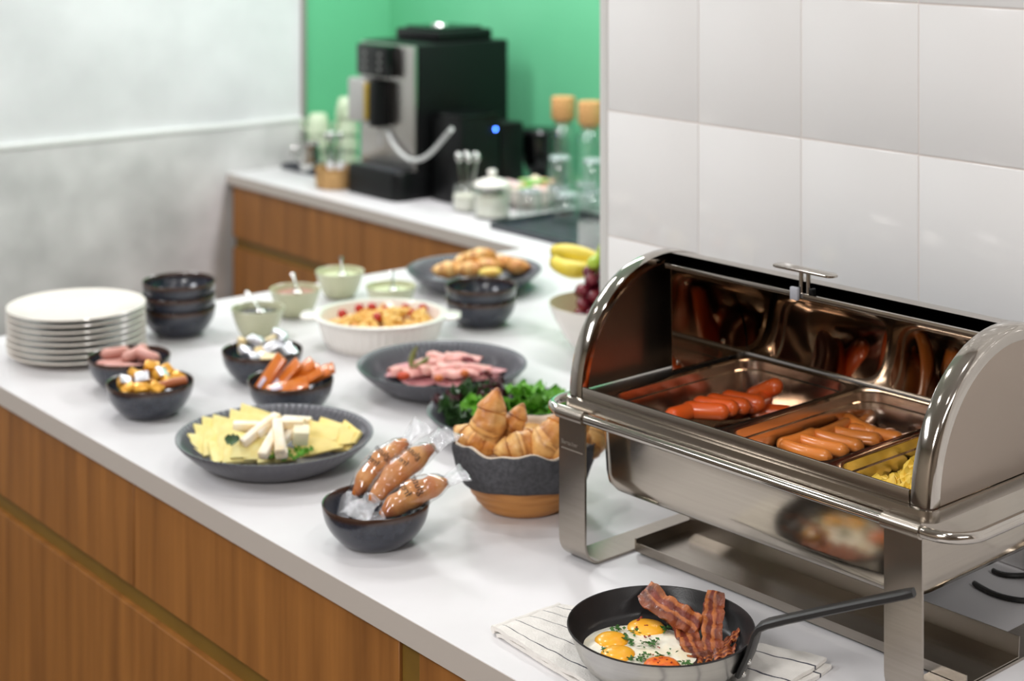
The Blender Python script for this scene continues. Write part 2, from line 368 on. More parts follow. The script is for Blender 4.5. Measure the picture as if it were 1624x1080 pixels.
# the tiled partition: a core with grout, each tile a bevelled piece standing proud of it
TW, TH, GAP = 0.2236, 0.2205, 0.0028
part = MB().box((WT + 0.0018, -2.0, T + 0.0004), (WT + 0.16, 2.208, CEIL - 0.0004)); part = struct('wall_tiled', part, M_grout)
tile_me = MB().box((0, 0, 0), (0.0080, TW - GAP, TH - GAP), 0.0010, 2).mesh('tile', M_tile)
y0, z0 = 2.1985, T + 0.330
for i in range(12):
    for k in range(-1, 7):
        zz = z0 + k * TH
        if zz + TH > CEIL: continue
        inst(tile_me, 'tile', part, (WT - 0.0005 + R.uniform(-0.0002, 0.0002), y0 - (i + 1) * TW + GAP / 2, zz + GAP / 2))
cut = MB().box((0, 0, 0), (0.0085, TW - GAP, 0.330 - TH - GAP), 0.0016, 2).mesh('tile', M_tile)
for i in range(12): inst(cut, 'tile', part, (WT - 0.0005, y0 - (i + 1) * TW + GAP / 2, T + GAP / 2))
MB().box((WT - 0.0012, 2.1995, T + 0.0004), (WT + 0.16, 2.2185, CEIL), 0.0015).build('corner_trim', M_trim, part)
# ------------------------------------------------------------------ worktop and cabinets
FX = 1.254
bm = bmesh.new()
out = [(FX, -0.9), (BX, -0.9), (BX, GY), (NX, GY), (NX, NY), (FX, NY)]
vs = [bm.verts.new((x, y, T)) for x, y in out]; bm.faces.new(vs)
ex = bmesh.ops.extrude_face_region(bm, geom=bm.faces[:]); bmesh.ops.translate(bm, verts=[g for g in ex['geom'] if isinstance(g, bmesh.types.BMVert)], vec=(0, 0, -0.036))
bmesh.ops.recalc_face_normals(bm, faces=bm.faces[:])
bmesh.ops.bevel(bm, geom=[e for e in bm.edges if len(e.link_faces) == 2 and e.calc_face_angle(0) > 0.5], offset=0.0012, segments=2, profile=0.5, affect='EDGES')
me = bpy.data.meshes.new('worktop'); bm.to_mesh(me); bm.free(); me.shade_smooth(); me.set_sharp_from_angle(angle=0.6); me.materials.append(M_white)
wt = bpy.data.objects.new('worktop', me); COL.objects.link(wt); tag(wt, 'white L-shaped worktop that carries the whole breakfast buffet', 'worktop')
M_edge = mat('shaded_edge', (196, 187, 178), 0.45)  # greyer than the top: shade on the worktop edge put into the colour
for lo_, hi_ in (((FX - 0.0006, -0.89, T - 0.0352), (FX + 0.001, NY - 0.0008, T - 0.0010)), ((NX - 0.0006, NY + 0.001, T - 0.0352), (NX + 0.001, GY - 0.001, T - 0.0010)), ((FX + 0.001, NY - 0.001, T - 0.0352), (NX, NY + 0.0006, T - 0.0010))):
    MB().box(lo_, hi_).build('shaded_edge', M_edge, wt)
def cabinet(name, label, y0, y1, fx, depth, fronts, lower, post=None):
    c = thing(name, label, 'cabinet', (fx, y0, 0))
    MB().box((0.020, 0.0005, 0.08), (depth, y1 - y0 - 0.0005, T - 0.0365)).build('carcass', M_oak, c)
    MB().box((0.05, 0.0, 0.0), (depth, y1 - y0, 0.08)).build('plinth', M_black, c)
    for a, bb in fronts: MB().box((0, a - y0 + 0.0015, T - 0.212), (0.0195, bb - y0 - 0.0015, T - 0.039), 0.0008, 1).build('drawer_front', M_oak, c)
    for a, bb in lower: MB().box((0, a - y0 + 0.0015, 0.085), (0.0195, bb - y0 - 0.0015, T - 0.248), 0.0008, 1).build('door_front', M_oak, c)
    a, bb = fronts[0][0], fronts[-1][1]
    MB().box((0.012, a - y0, T - 0.248), (0.0198, bb - y0, T - 0.212), 0.0).build('finger_rail', M_olive, c)
    if post: MB().box((0.004, post[0] - y0 + 0.001, 0.085), (0.0195, post[1] - y0 - 0.001, T - 0.0375)).build('side_post', M_olive, c)
    return c
cabinet('island_cabinet', 'long oak cabinet with two drawer fronts under the white worktop', 1.748, NY - 0.01, FX + 0.008, 0.6, [(1.788, 2.547), (2.547, NY - 0.012)], [(1.788, NY - 0.012)], (1.748, 1.788))
cabinet('island_cabinet', 'oak cabinet next to the olive post, under the frying pan', -0.85, 1.747, FX + 0.008, 0.6, [(-0.85, 0.45), (0.45, 1.100), (1.100, 1.7465)], [(-0.85, 0.45), (0.45, 1.7465)])
cabinet('niche_cabinet', 'oak base cabinet under the coffee machine counter', 3.50, GY - 0.016, NX + 0.012, 0.6, [(3.50, 4.22), (4.22, GY - 0.018)], [(3.50, 4.22), (4.22, GY - 0.018)])
# ------------------------------------------------------------------ chafing dish
DO = Vector((1.740, 1.493, T)); DROT = math.atan2(-0.99926, 0.0384)
dish = thing('chafing_dish', 'stainless steel roll-top chafing dish standing open against the tiled wall', 'chafing dish', DO, DROT)
def leg_strip(sx):
    """Front leg, foot and rear leg bent from one flat strip, closed round the rail at both tops."""
    rb, hv, top = 0.032, 0.195, 0.200; path = []
    for i in range(7): path.append((-hv, top - (top - rb) * i / 6))
    for i in range(1, 9): a = PI / 2 * i / 8; path.append((-hv + rb - rb * math.cos(a), rb - rb * math.sin(a)))
    path += [(-x, z) for x, z in reversed(path)]
    out = MB(); hw, th = 0.026, 0.0035; rings = []
    for i, (y, z) in enumerate(path):
        p0 = path[max(i - 1, 0)]; p1 = path[min(i + 1, len(path) - 1)]; t = Vector((0, p1[0] - p0[0], p1[1] - p0[1])).normalized(); n = Vector((0, t.z, -t.y))
        c = Vector((sx, y, z + 0.0003)); off = n * th
        rings.append([c + Vector((-hw, 0, 0)), c + Vector((hw, 0, 0)), c + Vector((hw, 0, 0)) - off, c + Vector((-hw, 0, 0)) - off])
    out.loft(rings)
    for s in (-1, 1): out.tube([(sx - hw, s * hv, 0.207), (sx + hw, s * hv, 0.207)], 0.0093, 16)
    return out
for sx in (-0.2755, 0.2755):
    lg = leg_strip(sx).build('leg', M_steel, dish)
    if sx < 0:
        Mx = Matrix.Translation((sx - 0.004, -0.1955, 0.166)) @ Matrix.Rotation(PI / 2, 4, 'X')
        text_mesh('Bartscher', 0.0085, M_engr, 'engraving', lg, (0, 0, 0), Mx)
        MB().box((sx - 0.021, -0.1957, 0.1565), (sx + 0.022, -0.1950, 0.1580)).build('engraved_line', M_engr, lg)
def rail_path(hx0, hx1, hy, z, r=0.032, n=8):
    cx = (hx0 + hx1) / 2; return [Vector((p.x + cx, p.y, z)) for p in rr((hx1 - hx0) / 2, hy, r, n=n)]
MB().tube(rail_path(-0.342, 0.352, 0.195, 0.207, 0.045), 0.0068, 12, closed=True).build('rail', M_steel_sm, dish)
# water pan: rounded deep body
rg = []
for hx, hy, r, z in [(0.225, 0.118, 0.03, 0.098), (0.247, 0.140, 0.04, 0.0985), (0.257, 0.150, 0.035, 0.103), (0.2615, 0.1545, 0.030, 0.111), (0.263, 0.156, 0.028, 0.125), (0.266, 0.159, 0.026, 0.214), (0.285, 0.174, 0.02, 0.2165), (0.285, 0.174, 0.02, 0.2185), (0.2635, 0.1565, 0.026, 0.2185), (0.261, 0.154, 0.028, 0.125), (0.225, 0.118, 0.03, 0.102)]:
    rg.append(rr(hx, hy, r, z, 6))
MB().loft(rg).build('water_pan', M_steel_pan, dish)
# flange frame round the pans
rg = []
for hx, hy, r, z in [(0.300, 0.178, 0.016, 0.2195), (0.306, 0.184, 0.018, 0.2115), (0.308, 0.186, 0.018, 0.2125), (0.307, 0.185, 0.018, 0.2255), (0.302, 0.181, 0.016, 0.2265), (0.2615, 0.1545, 0.012, 0.2265), (0.2615, 0.1545, 0.012, 0.2195)]:
    rg.append(rr(hx, hy, r, z, 4))
rg.append(rg[0]); MB().loft(rg, False, False).build('frame', M_steel, dish)
MB().box((-0.272, -0.1785, 0.2265), (0.272, -0.1735, 0.2425), 0.0012).build('front_strip', M_steel, dish)
# end caps: half discs with a broad rounded band
RC, ZC = 0.178, 0.2275
def cap(s):
    o = MB(); n = 40; sec = []
    prof = [(RC - 0.0145, 0.0135), (RC - 0.010, 0.0142), (RC, 0.0142), (RC + 0.0012, 0.010), (RC + 0.0012, -0.006), (RC - 0.001, -0.0105), (RC - 0.007, -0.0135), (RC - 0.016, -0.0145)]
    for r, u in prof: sec.append([Vector((s * (0.2885 - u) * 1.0, -r * math.cos(PI * i / n), ZC + r * math.sin(PI * i / n))) for i in range(n + 1)])
    o.loft(sec, False, False, False); return o
for s in (-1, 1):
    e = MB(); n = 40; ro = RC - 0.0158
    fr = [[Vector((s * u, -r * math.cos(PI * i / n), ZC + r * math.sin(PI * i / n))) for i in range(n + 1)] for u, r in ((0.302, ro), (0.302, 1e-4), (0.3005, 1e-4), (0.3005, ro))]
    e.loft(fr, False, False, False); ec = e.build('end_cap', M_steel_cap, dish)
    cap(s).build('cap_band', M_steel_sm, ec)
def shell(r, a0, a1, u0, u1, th=0.0012, n=28):
    rows = []
    for rad in (r, r - th):
        for u in (u0, u1): rows.append([Vector((u, -rad * math.cos(a0 + (a1 - a0) * i / n), ZC + rad * math.sin(a0 + (a1 - a0) * i / n))) for i in range(n + 1)])
    return MB().loft([rows[0], rows[1], rows[3], rows[2], rows[0]], False, False, False)
shell(0.1772, math.radians(91), math.radians(180), -0.2742, 0.2742, n=64).build('back_shell', M_steel, dish)
lid = shell(0.1670, math.radians(87), math.radians(178), -0.266, 0.266, n=72).build('roll_lid', M_steel_in, dish)
a92 = math.radians(87)
yb, zb = -0.1670 * math.cos(a92), ZC + 0.1670 * math.sin(a92)
MB().box((-0.266, yb - 0.010, zb - 0.0075), (0.266, yb + 0.004, zb - 0.0005), 0.001).build('lid_bar', M_steel_sm, lid)
for s in (-1, 1):
    n = 24; q = []
    for u in (0.2695, 0.2680):
        q.append([Vector((s * u, 0, ZC + 0.004))] + [Vector((s * u, -0.1645 * math.cos(math.radians(89 + 89 * i / n)), ZC + 0.1645 * math.sin(math.radians(89 + 89 * i / n)))) for i in range(n + 1)])
    sp = MB().loft(q, True, True).build('side_plate', M_steel_in, lid)
    for y, z in ((0.012, ZC + 0.016), (0.11, ZC + 0.03), (0.03, ZC + 0.13)):
        MB().ball((s * 0.2675, y, z), (0.002, 0.0042, 0.0042), 10, 6).build('screw', M_chrome, sp)
h = MB()
for du in (-0.018, -0.006): h.tube([(du, yb - 0.005, zb - 0.002), (du, yb - 0.005, zb + 0.029)], 0.0032, 10)
hd = h.build('handle', M_steel_sm, lid)
g = []
for z, k in ((zb + 0.0285, 0.97), (zb + 0.029, 1.0), (zb + 0.0315, 1.0), (zb + 0.032, 0.97)): g.append([p + Vector((-0.012, yb - 0.005, 0)) for p in rr(0.052 * k, 0.0105 * k, 0.0098 * k, z, 6)])
MB().loft(g).build('grip', M_steel_sm, hd)
MB().box((-0.029, yb - 0.0165, zb - 0.010), (-0.016, yb - 0.0105, zb + 0.0075), 0.0015).build('clip', mat('grey_clip', (176, 178, 186), 0.4), hd)
MB().box((-0.0015, yb - 0.011, zb - 0.001), (0.0035, yb + 0.0, zb + 0.008), 0.0015).build('catch', M_black, hd)
# burner shelf between the feet: a shallow channel
sec = [(-0.0765, 0.0165), (-0.0770, 0.0045), (0.034, 0.0045), (0.036, 0.030), (0.0345, 0.030), (0.0325, 0.0060), (-0.0755, 0.0060), (-0.0752, 0.0165)]
sh = MB(); rows = [[Vector((u, y - 0.028, z)) for y, z in sec] for u in (-0.240, 0.30)]
sh.loft(rows); sh.box((-0.243, -0.104, 0.0045), (-0.2402, 0.007, 0.022)); sh.build('burner_shelf', M_steel, dish)
# ---- the three food pans and their contents
def food_pan(u0, u1, label):
    cx, hx, hy = (u0 + u1) / 2, (u1 - u0) / 2 - 0.0006, 0.1605; z = 0.2270
    p = thing('food_pan', label, 'food pan', DO + Matrix.Rotation(DROT, 3, 'Z') @ Vector((cx, 0, z)), DROT, 'food pans in the chafing dish')
    rg = []
    for dx, r, dz in [(0.030, 0.03, -0.062), (0.018, 0.032, -0.0605), (0.0125, 0.034, -0.052), (0.0085, 0.034, -0.012), (0.006, 0.034, 0.0), (0.0, 0.012, 0.0), (0.0, 0.012, 0.0022), (0.0065, 0.030, 0.0024), (0.0085, 0.034, 0.0005), (0.0095, 0.034, -0.011), (0.0125, 0.033, -0.0125), (0.0135, 0.033, -0.020), (0.0175, 0.030, -0.056), (0.026, 0.026, -0.0595)]:
        rg.append(rr(hx - dx, hy - dx, r, dz, 7))
    MB().loft(rg).build('tray_body', M_steel_in2, p); return p
M_steel_in2 = mat('steel_food_pan', (214, 196, 180), 0.2, 1.0)
food_pan(-0.262, -0.044, 'steel food pan of red sausages by the pierced end of the chafing dish'.replace('by the pierced end of', 'beside the deep end plate of'))
food_pan(-0.044, 0.130, 'steel food pan of orange frankfurters, middle of the three')
food_pan(0.130, 0.2640, 'narrow steel food pan of yellow scrambled egg')
def dloc(u, v, wz): return DO + Matrix.Rotation(DROT, 3, 'Z') @ Vector((u, v, wz))
def sausage(L=0.085, r=0.011, bend=0.25, n=16):
    pts, rad = [], []
    for i in range(n + 1):
        t = i / n; a = (t - 0.5) * bend * 2; Rb = L / (2 * bend)
        pts.append((Rb * math.sin(a), Rb * (1 - math.cos(a)), 0))
        e = min(t, 1 - t) * L; rad.append(r * math.sqrt(max(0.02, 1 - max(0, 1 - e / (r * 1.1)) ** 2)) if e < r * 1.1 else r)
    return MB().tube(pts, rad, 12)
sa = [sausage(0.082, 0.0098, bd).mesh('frankfurter', M_saus) for bd in (0.25, 0.12, 0.4)]
for k, (px, py, wz, a, tl) in enumerate([(1268, 698, 0.197, 0.05, 0), (1325, 682, 0.197, 0.15, 0), (1274, 717, 0.197, -1.45, 0), (1301, 707, 0.197, -1.40, 0), (1327, 699, 0.197, -1.45, 0), (1352, 692, 0.196, -1.25, 0), (1362, 676, 0.198, -1.9, 0), (1388, 689, 0.196, -1.3, 0), (1375, 668, 0.196, 0.4, 0), (1342, 665, 0.194, 0.1, 0)]):
    o = inst(sa[k % 3], 'frankfurter', None, spot(px, py, wz), (0, tl, a)); tag(o, ['frankfurter lying along the divider, first from the front rim', 'frankfurter lying along the divider, second from the front rim', 'lowest frankfurter of the row pointing at the front rim', 'second frankfurter of the row pointing at the front rim', 'third frankfurter of the row pointing at the front rim', 'fourth frankfurter of the row pointing at the front rim', 'short frankfurter standing out behind the row in the middle pan', 'frankfurter next to the scrambled egg divider', 'frankfurter at the back of the middle pan by the egg divider', 'frankfurter at the back of the middle pan by the red sausages'][k], 'sausage', 'frankfurters in the middle pan')
for k, (u, v, a) in enumerate([(0.02, 0.09, 1.1), (0.055, 0.10, 1.3), (0.09, 0.08, 1.2)]):
    o = inst(sa[k % 3], 'frankfurter', None, dloc(u, v, 0.186), (0, 0, DROT + a)); tag(o, 'frankfurter under the lid, seen mirrored in the steel', 'sausage', 'frankfurters under the lid')
sr = [sausage(0.070, 0.0125, bd).mesh('red_sausage', M_sausr) for bd in (0.3, 0.15)]
for k, (px, py, wz, a, tl) in enumerate([(1085, 655, 0.200, 0.1, 0), (1118, 652, 0.201, -0.9, 0), (1134, 645, 0.203, -1.1, 0), (1154, 641, 0.202, -1.2, 0), (1178, 636, 0.201, -1.25, 0), (1212, 620, 0.206, -1.5, -0.5), (1205, 638, 0.197, 0.3, 0)]):
    o = inst(sr[k % 2], 'red_sausage', None, spot(px, py, wz), (0, tl, a)); tag(o, ['first red sausage from the front rim of the large pan', 'second red sausage from the front rim of the large pan', 'third red sausage from the front rim of the large pan', 'fourth red sausage from the front rim of the large pan', 'fifth red sausage from the front rim of the large pan', 'red sausage tilted up by the divider of the large pan', 'red sausage lying under the tilted one'][k], 'sausage', 'red sausages in the large pan')
for k, (u, v, a) in enumerate([(-0.10, 0.06, 0.9), (-0.15, 0.08, 0.6), (-0.19, 0.05, 1.2), (-0.08, 0.10, 1.3)]):
    o = inst(sr[k % 2], 'red_sausage', None, dloc(u, v, 0.183), (0, 0, DROT + a)); tag(o, 'red sausage under the lid, seen mirrored in the steel', 'sausage', 'red sausages under the lid')
eg = MB().sheet(lambda a, c: (0.151 + a * 0.092, -0.124 + c * 0.248, 0.198 + 0.022 * nz((a * 5, c * 13, 1)) + 0.014 * nz((a * 13, c * 31, 4)) + 0.006 * nz((a * 30, c * 70, 7)) - 0.05 * (max(0, abs(a - 0.5) - 0.42) + max(0, abs(c - 0.5) - 0.46))), 44, 100, 0.012).build('scrambled_egg', M_egg_s, None, DO, (0, 0, DROT))
tag(eg, 'yellow scrambled egg filling the narrow steel food pan', 'scrambled egg')
for u, v in ((0.212, -0.125), (0.232, -0.10)):
    o = MB().ball((0, 0, 0), (0.017, 0.013, 0.012), 20, 14, fn=lambda d, u=u: 1 + 0.45 * nz(d * 2.6 + Vector((u * 90, 0, 0)))).build('egg_curd', M_egg_s, eg, (u, v, 0.209))
# ------------------------------------------------------------------ frying pan, towel, eggs, bacon
PC = spot(1048, 997, 0.055); PC.z = T + 0.0135
RT = Matrix.Rotation(YAW, 3, 'Z')
def off(c, right, back, z=0.0): return Vector((c.x + UX[0] * right + UX[1] * back, c.y + UY[0] * right + UY[1] * back, c.z + z))
pan = thing('frying_pan', 'black-lined steel frying pan of fried eggs and bacon on a striped towel', 'frying pan', PC, YAW)
prof = [(0.0, 0.0), (0.082, 0.0), (0.090, 0.003), (0.098, 0.014), (0.1055, 0.032), (0.1105, 0.0455), (0.1115, 0.0465)]
MB().lathe(prof + [(0.1105, 0.0470), (0.104, 0.0335), (0.0965, 0.0155), (0.088, 0.0048), (0.0, 0.0042)], 72).build('pan_body', mat('pan_alu', (196, 194, 190), 0.24, 1.0, rgb2=(188, 186, 182), nscale=4, stretch=(1, 1, 60), rvar=0.03), pan)
MB().lathe([(0.1118, 0.0462), (0.1112, 0.0480), (0.1098, 0.0475), (0.1050, 0.0360), (0.0985, 0.0215), (0.0925, 0.0165), (0.0, 0.0160)], 72).build('nonstick_lining', mat('nonstick', (30, 29, 30), 0.35, bump=0.05, bscale=600), pan)
ha = -0.50                                                  # the handle leaves towards the chafing dish
hc, hs = math.cos(ha), math.sin(ha)
def hp(r, z, s=0.0): return Vector((hc * r - hs * s, hs * r + hc * s, z))
hpath = [(0.0965, 0.010), (0.1015, 0.021), (0.1085, 0.036), (0.1130, 0.050), (0.1165, 0.062), (0.1220, 0.0700), (0.1310, 0.0755), (0.155, 0.0858), (0.200, 0.1042), (0.250, 0.1245), (0.278, 0.1358), (0.292, 0.1413), (0.300, 0.1443)]
wid = [0.0125, 0.0150, 0.0145, 0.013, 0.012, 0.0112, 0.0105, 0.0092, 0.0085, 0.0088, 0.0098, 0.0095, 0.006]
rows = []
for i, (r, z) in enumerate(hpath):
    p0, p1 = hpath[max(0, i - 1)], hpath[min(len(hpath) - 1, i + 1)]
    t = Vector((p1[0] - p0[0], p1[1] - p0[1])).normalized(); n = (-t.y, t.x); th = 0.0036 if i < 5 else 0.0042
    ring = []
    for sa_, sb in ((-1, -0.55), (-0.7, -1), (0.7, -1), (1, -0.55), (1, 0.55), (0.7, 1), (-0.7, 1), (-1, 0.55)):
        ring.append(hp(r + 0.0035 + n[0] * th * sb, z + n[1] * th * sb, wid[i] * sa_))
    rows.append(ring)
hd = MB().loft(rows).build('handle', M_iron, pan)
for s_, r_, z in ((-0.004, 0.1052, 0.012), (-0.004, 0.1118, 0.028)):
    MB().ball(hp(r_, z, s_), (0.0036, 0.0036, 0.0036), 12, 8).build('rivet', M_chrome, hd)
# towel folded under the pan
tw = spot(900, 1050, 0.01)
cA, cB, cC, cD = spot(784, 996, 0.01), spot(890, 962, 0.008), spot(1315, 1052, 0.006), spot(1095, 1190, 0.006)
def towel_fn(dz, shrink):
    def f(u, v):
        p = (cA * (1 - u) + cB * u) * (1 - v) + (cD * (1 - u) + cC * u) * v
        k = 0.0022 * nz((p.x * 26, p.y * 26, 3 + dz * 100)) + 0.0010 * nz((p.x * 70, p.y * 70, 9))
        wv = 0.006 * nz((u * 3, v * 5, 1)); rnd = max(0, 0.03 - v) / 0.03
        return (p.x - FX + wv * 0.5 + shrink * 0.0, p.y + wv + shrink, max(0.0012, dz + k - rnd * rnd * 0.0025))
    return f
M_towel = uv_stripes('towel_linen', (236, 232, 226), (70, 70, 82), 5.0, 0.05, 0.05, 0.9, (228, 224, 218), 60, 0.3, 0, 0.35)
tow = thing('kitchen_towel', 'folded off-white kitchen towel with thin dark stripes under the frying pan', 'towel', (FX, 0, T))
MB().sheet(towel_fn(0.0036, -0.004), 40, 70, 0.0045).build('lower_layer', M_towel, tow)
MB().sheet(towel_fn(0.0095, 0.004), 40, 70, 0.0045).build('upper_layer', M_towel, tow)
fold = [(cA * (1 - u / 20) + cB * (u / 20)) for u in range(21)]
MB().tube([(p.x - FX, p.y + 0.0035 + 0.006 * nz((u / 20 * 3, 0, 1)), 0.0068 + 0.0006 * nz((u * 0.4, 2, 2))) for u, p in enumerate(fold)], 0.0052, 10).build('folded_edge', M_towel, tow)
# fried eggs
ec = off(PC, -0.030, -0.025, 0.0)
eggs = thing('fried_eggs', 'four fried eggs run together with herbs in the frying pan', 'fried eggs', Vector((spot(1014, 1024, 0.036).x, spot(1014, 1024, 0.036).y, PC.z + 0.0163)), YAW)
def eggw(u, v):
    a = v * 2 * PI; rad = u * (0.066 + 0.006 * nz((math.cos(a) * 2, math.sin(a) * 2, 5)) + 0.002 * nz((math.cos(a) * 7, math.sin(a) * 7, 1)))
    x = rad * math.cos(a) * 1.06; y = rad * math.sin(a) * 1.06
    z = 0.0062 * (1 - u ** 6) + 0.0016 * nz((x * 60, y * 60, 1)) + 0.0006 * nz((x * 160, y * 160, 3))
    return (x, y, max(0.0006, z))
ew = MB(); rings = [[Vector(eggw(u / 20, v / 64)) for v in range(64)] for u in range(20, 0, -1)]
ew.loft([[p * 1.0 - Vector((0, 0, p.z)) for p in rings[0]]] + rings, True, True).build('egg_white', M_eggw, eggs)
def eoff(px, py): 
    q = spot(px, py, 0.038); d = q - eggs.location; d.z = 0; d = RT.inverted() @ d; return d
yk = [(1025, 993, 0.0235, M_yolk), (970, 1012, 0.0205, M_yolk), (980, 1034, 0.0205, M_yolk), (1050, 1053, 0.022, M_yolkr)]
for px, py, r, m in yk:
    d = eoff(px, py)
    MB().ball((d.x, d.y, 0.0052), (r, r, 0.0074), 24, 14, fn=lambda d, r=r: 1 + 0.05 * nz(d * 1.5 + Vector((r * 900, 0, 0)))).build('yolk', m, eggs)
pb = MB(); fb = MB(); rp = random.Random(3)
for px, py, k in [(980, 997, 6), (993, 1013, 5), (1001, 1020, 6), (1028, 1022, 7), (1036, 1019, 4), (1057, 997, 6), (1022, 1043, 8), (1008, 1042, 5), (960, 1031, 5), (1044, 1042, 4), (1092, 1056, 6), (1083, 1052, 4), (1006, 1005, 3), (1064, 1036, 2)]:
    d = eoff(px, py)
    for q in range(k * 2):
        c = Vector((d.x + rp.gauss(0, 0.004), d.y + rp.gauss(0, 0.005), 0.0078 + rp.uniform(0, 0.003))); a = rp.uniform(0, 6.28); s_ = rp.uniform(0.0016, 0.0032); tl = rp.uniform(-0.7, 0.7)
        M_ = Matrix.Translation(c) @ Euler((tl, tl * 0.5, a)).to_matrix().to_4x4()
        pb.add([M_ @ Vector(p) for p in ((-s_ * 1.3, 0, 0), (0, -s_ * 0.8, 0.0006), (s_ * 1.5, 0, 0), (0, s_ * 0.8, 0.0006), (0, 0, -0.0005))], [(0, 1, 3), (1, 2, 3), (0, 4, 1), (1, 4, 2), (2, 4, 3), (3, 4, 0)])
for px, py in [(1013, 988), (1026, 997), (1008, 999), (1030, 1009), (1023, 1010), (981, 1014), (990, 1026), (998, 1028), (1032, 1038), (1049, 1049), (1057, 1052), (1044, 1056), (1065, 1055), (1039, 1051), (1046, 1028), (1060, 1048), (968, 1035), (1019, 984)]:
    d = eoff(px, py)
    for q in range(2): fb.ball((d.x + rp.gauss(0, 0.0012), d.y + rp.gauss(0, 0.0015), 0.0122 if (py < 1000 or py > 1048) else 0.0085), (rp.uniform(0.0008, 0.002), rp.uniform(0.0008, 0.0016), 0.0008), 6, 4)
o = pb.build('parsley', mat('parsley', (44, 88, 30), 0.6, rgb2=(60, 108, 40), nscale=80), eggs); o['kind'] = 'stuff'
o = fb.build('chilli_flakes', M_chili, eggs); o['kind'] = 'stuff'
# bacon strips
def bacon_mat():
    m = mat('bacon_meat', (128, 52, 32), 0.45, rgb2=(92, 32, 18), nscale=60, bump=0.45, bscale=150, coat=0.1)
    nt = m.node_tree; N = nt.nodes; L = nt.links; b = N['Principled BSDF']
    uv = N.new('ShaderNodeUVMap'); sp = N.new('ShaderNodeSeparateXYZ'); L.new(uv.outputs[0], sp.inputs[0])
    tc = N.new('ShaderNodeTexCoord'); n1 = N.new('ShaderNodeTexNoise'); n1.inputs['Scale'].default_value = 45; L.new(tc.outputs['Object'], n1.inputs['Vector'])
    a = N.new('ShaderNodeMath'); a.operation = 'MULTIPLY_ADD'; L.new(n1.outputs['Fac'], a.inputs[0]); a.inputs[1].default_value = 0.34; L.new(sp.outputs[1], a.inputs[2])
    cr = N.new('ShaderNodeValToRGB'); e = cr.color_ramp.elements
    e[0].position = 0.17; e[0].color = (0, 0, 0, 1); e[1].position = 1.0; e[1].color = (0.25, 0.25, 0.25, 1)
    for p, c in ((0.20, 0.9), (0.34, 0.65), (0.42, 0.0), (0.60, 0.0), (0.66, 0.8), (0.76, 0.55), (0.83, 0.0)):
        k = e.new(p); k.color = (c, c, c, 1)
    L.new(a.outputs[0], cr.inputs[0])
    mx = N.new('ShaderNodeMix'); mx.data_type = 'RGBA'; L.new(cr.outputs[0], mx.inputs['Factor'])
    L.new(b.inputs['Base Color'].links[0].from_socket, mx.inputs[6]); mx.inputs[7].default_value = (*lin((196, 116, 56)), 1)
    n2 = N.new('ShaderNodeTexNoise'); n2.inputs['Scale'].default_value = 32; n2.inputs['Detail'].default_value = 5; L.new(tc.outputs['Object'], n2.inputs['Vector'])
    c2 = N.new('ShaderNodeValToRGB'); c2.color_ramp.elements[0].position = 0.5; c2.color_ramp.elements[1].position = 0.72; L.new(n2.outputs['Fac'], c2.inputs[0])
    m2 = N.new('ShaderNodeMix'); m2.data_type = 'RGBA'; L.new(c2.outputs[0], m2.inputs['Factor']); L.new(mx.outputs[2], m2.inputs[6]); m2.inputs[7].default_value = (*lin((72, 28, 10)), 1)
    L.new(m2.outputs[2], b.inputs['Base Color']); return m
M_bacon = bacon_mat()
def bez(P, t):
    P = [Vector(p) for p in P]
    while len(P) > 1: P = [P[i] * (1 - t) + P[i + 1] * t for i in range(len(P) - 1)]
    return P[0]
def bacon(ctrl, wid, side, label, seed):
    org = Vector(ctrl[0]); C = [Vector(c) - org for c in ctrl]; side = Vector(side).normalized()
    def f(u, v):
        p = bez(C, u); up = side.cross((bez(C, min(1, u + 0.02)) - bez(C, max(0, u - 0.02))).normalized())
        ww = wid * (1 + 0.16 * nz((u * 4, seed, 0))) * (0.86 + 0.14 * math.sin(PI * min(1, max(0, u * 6, )) / 2))
        e = 0.0022 * nz((u * 9, v * 1.5, seed)) + 0.0016 * math.sin(u * 26 + seed) * (v - 0.5) * 2 + 0.0010 * nz((u * 22, v * 6, seed))
        return p + side * ww * (v - 0.5 + 0.05 * nz((u * 12, round(v), seed))) + up * e * 1.5
    o = MB().sheet(f, 44, 12, 0.0022).build('bacon_strip', M_bacon, None, org); tag(o, label, 'bacon', 'bacon strips in the pan'); return o
def pp(px, py, z): return spot(px, py, z)
bk = RT @ Vector((0.25, 1, 0)); rt = RT @ Vector((1, 0.15, 0))
bacon([pp(1022, 934, 0.066), pp(1040, 962, 0.062), pp(1072, 968, 0.060), pp(1098, 985, 0.050), pp(1107, 1002, 0.038)], 0.031, RT @ Vector((-0.55, -0.5, -0.45)), 'crinkled bacon strip leaning over the rim behind the egg yolk', 1.3)
bacon([pp(1030, 950, 0.050), pp(1052, 968, 0.046), pp(1075, 985, 0.040), pp(1092, 1000, 0.032)], 0.020, RT @ Vector((-0.5, -0.6, -0.5)), 'dark bacon strip tucked under the crinkled one', 4.1)
bacon([pp(1082, 985, 0.040), pp(1090, 1005, 0.041), pp(1098, 1028, 0.036), pp(1108, 1044, 0.030)], 0.027, RT @ Vector((1, 0.15, 0.05)), 'bacon strip lying against the fried eggs', 7.7)
bacon([pp(1135, 938, 0.068), pp(1132, 962, 0.058), pp(1128, 990, 0.046), pp(1128, 1020, 0.036), pp(1132, 1036, 0.030)], 0.025, RT @ Vector((1, 0.1, -0.05)), 'bacon strip standing up against the pan wall', 2.2)
bacon([pp(1172, 1003, 0.040), pp(1160, 1012, 0.036), pp(1145, 1024, 0.032), pp(1130, 1040, 0.030)], 0.024, RT @ Vector((0.4, 1, 0.2)), 'short bacon strip beside the pan handle', 5.5)
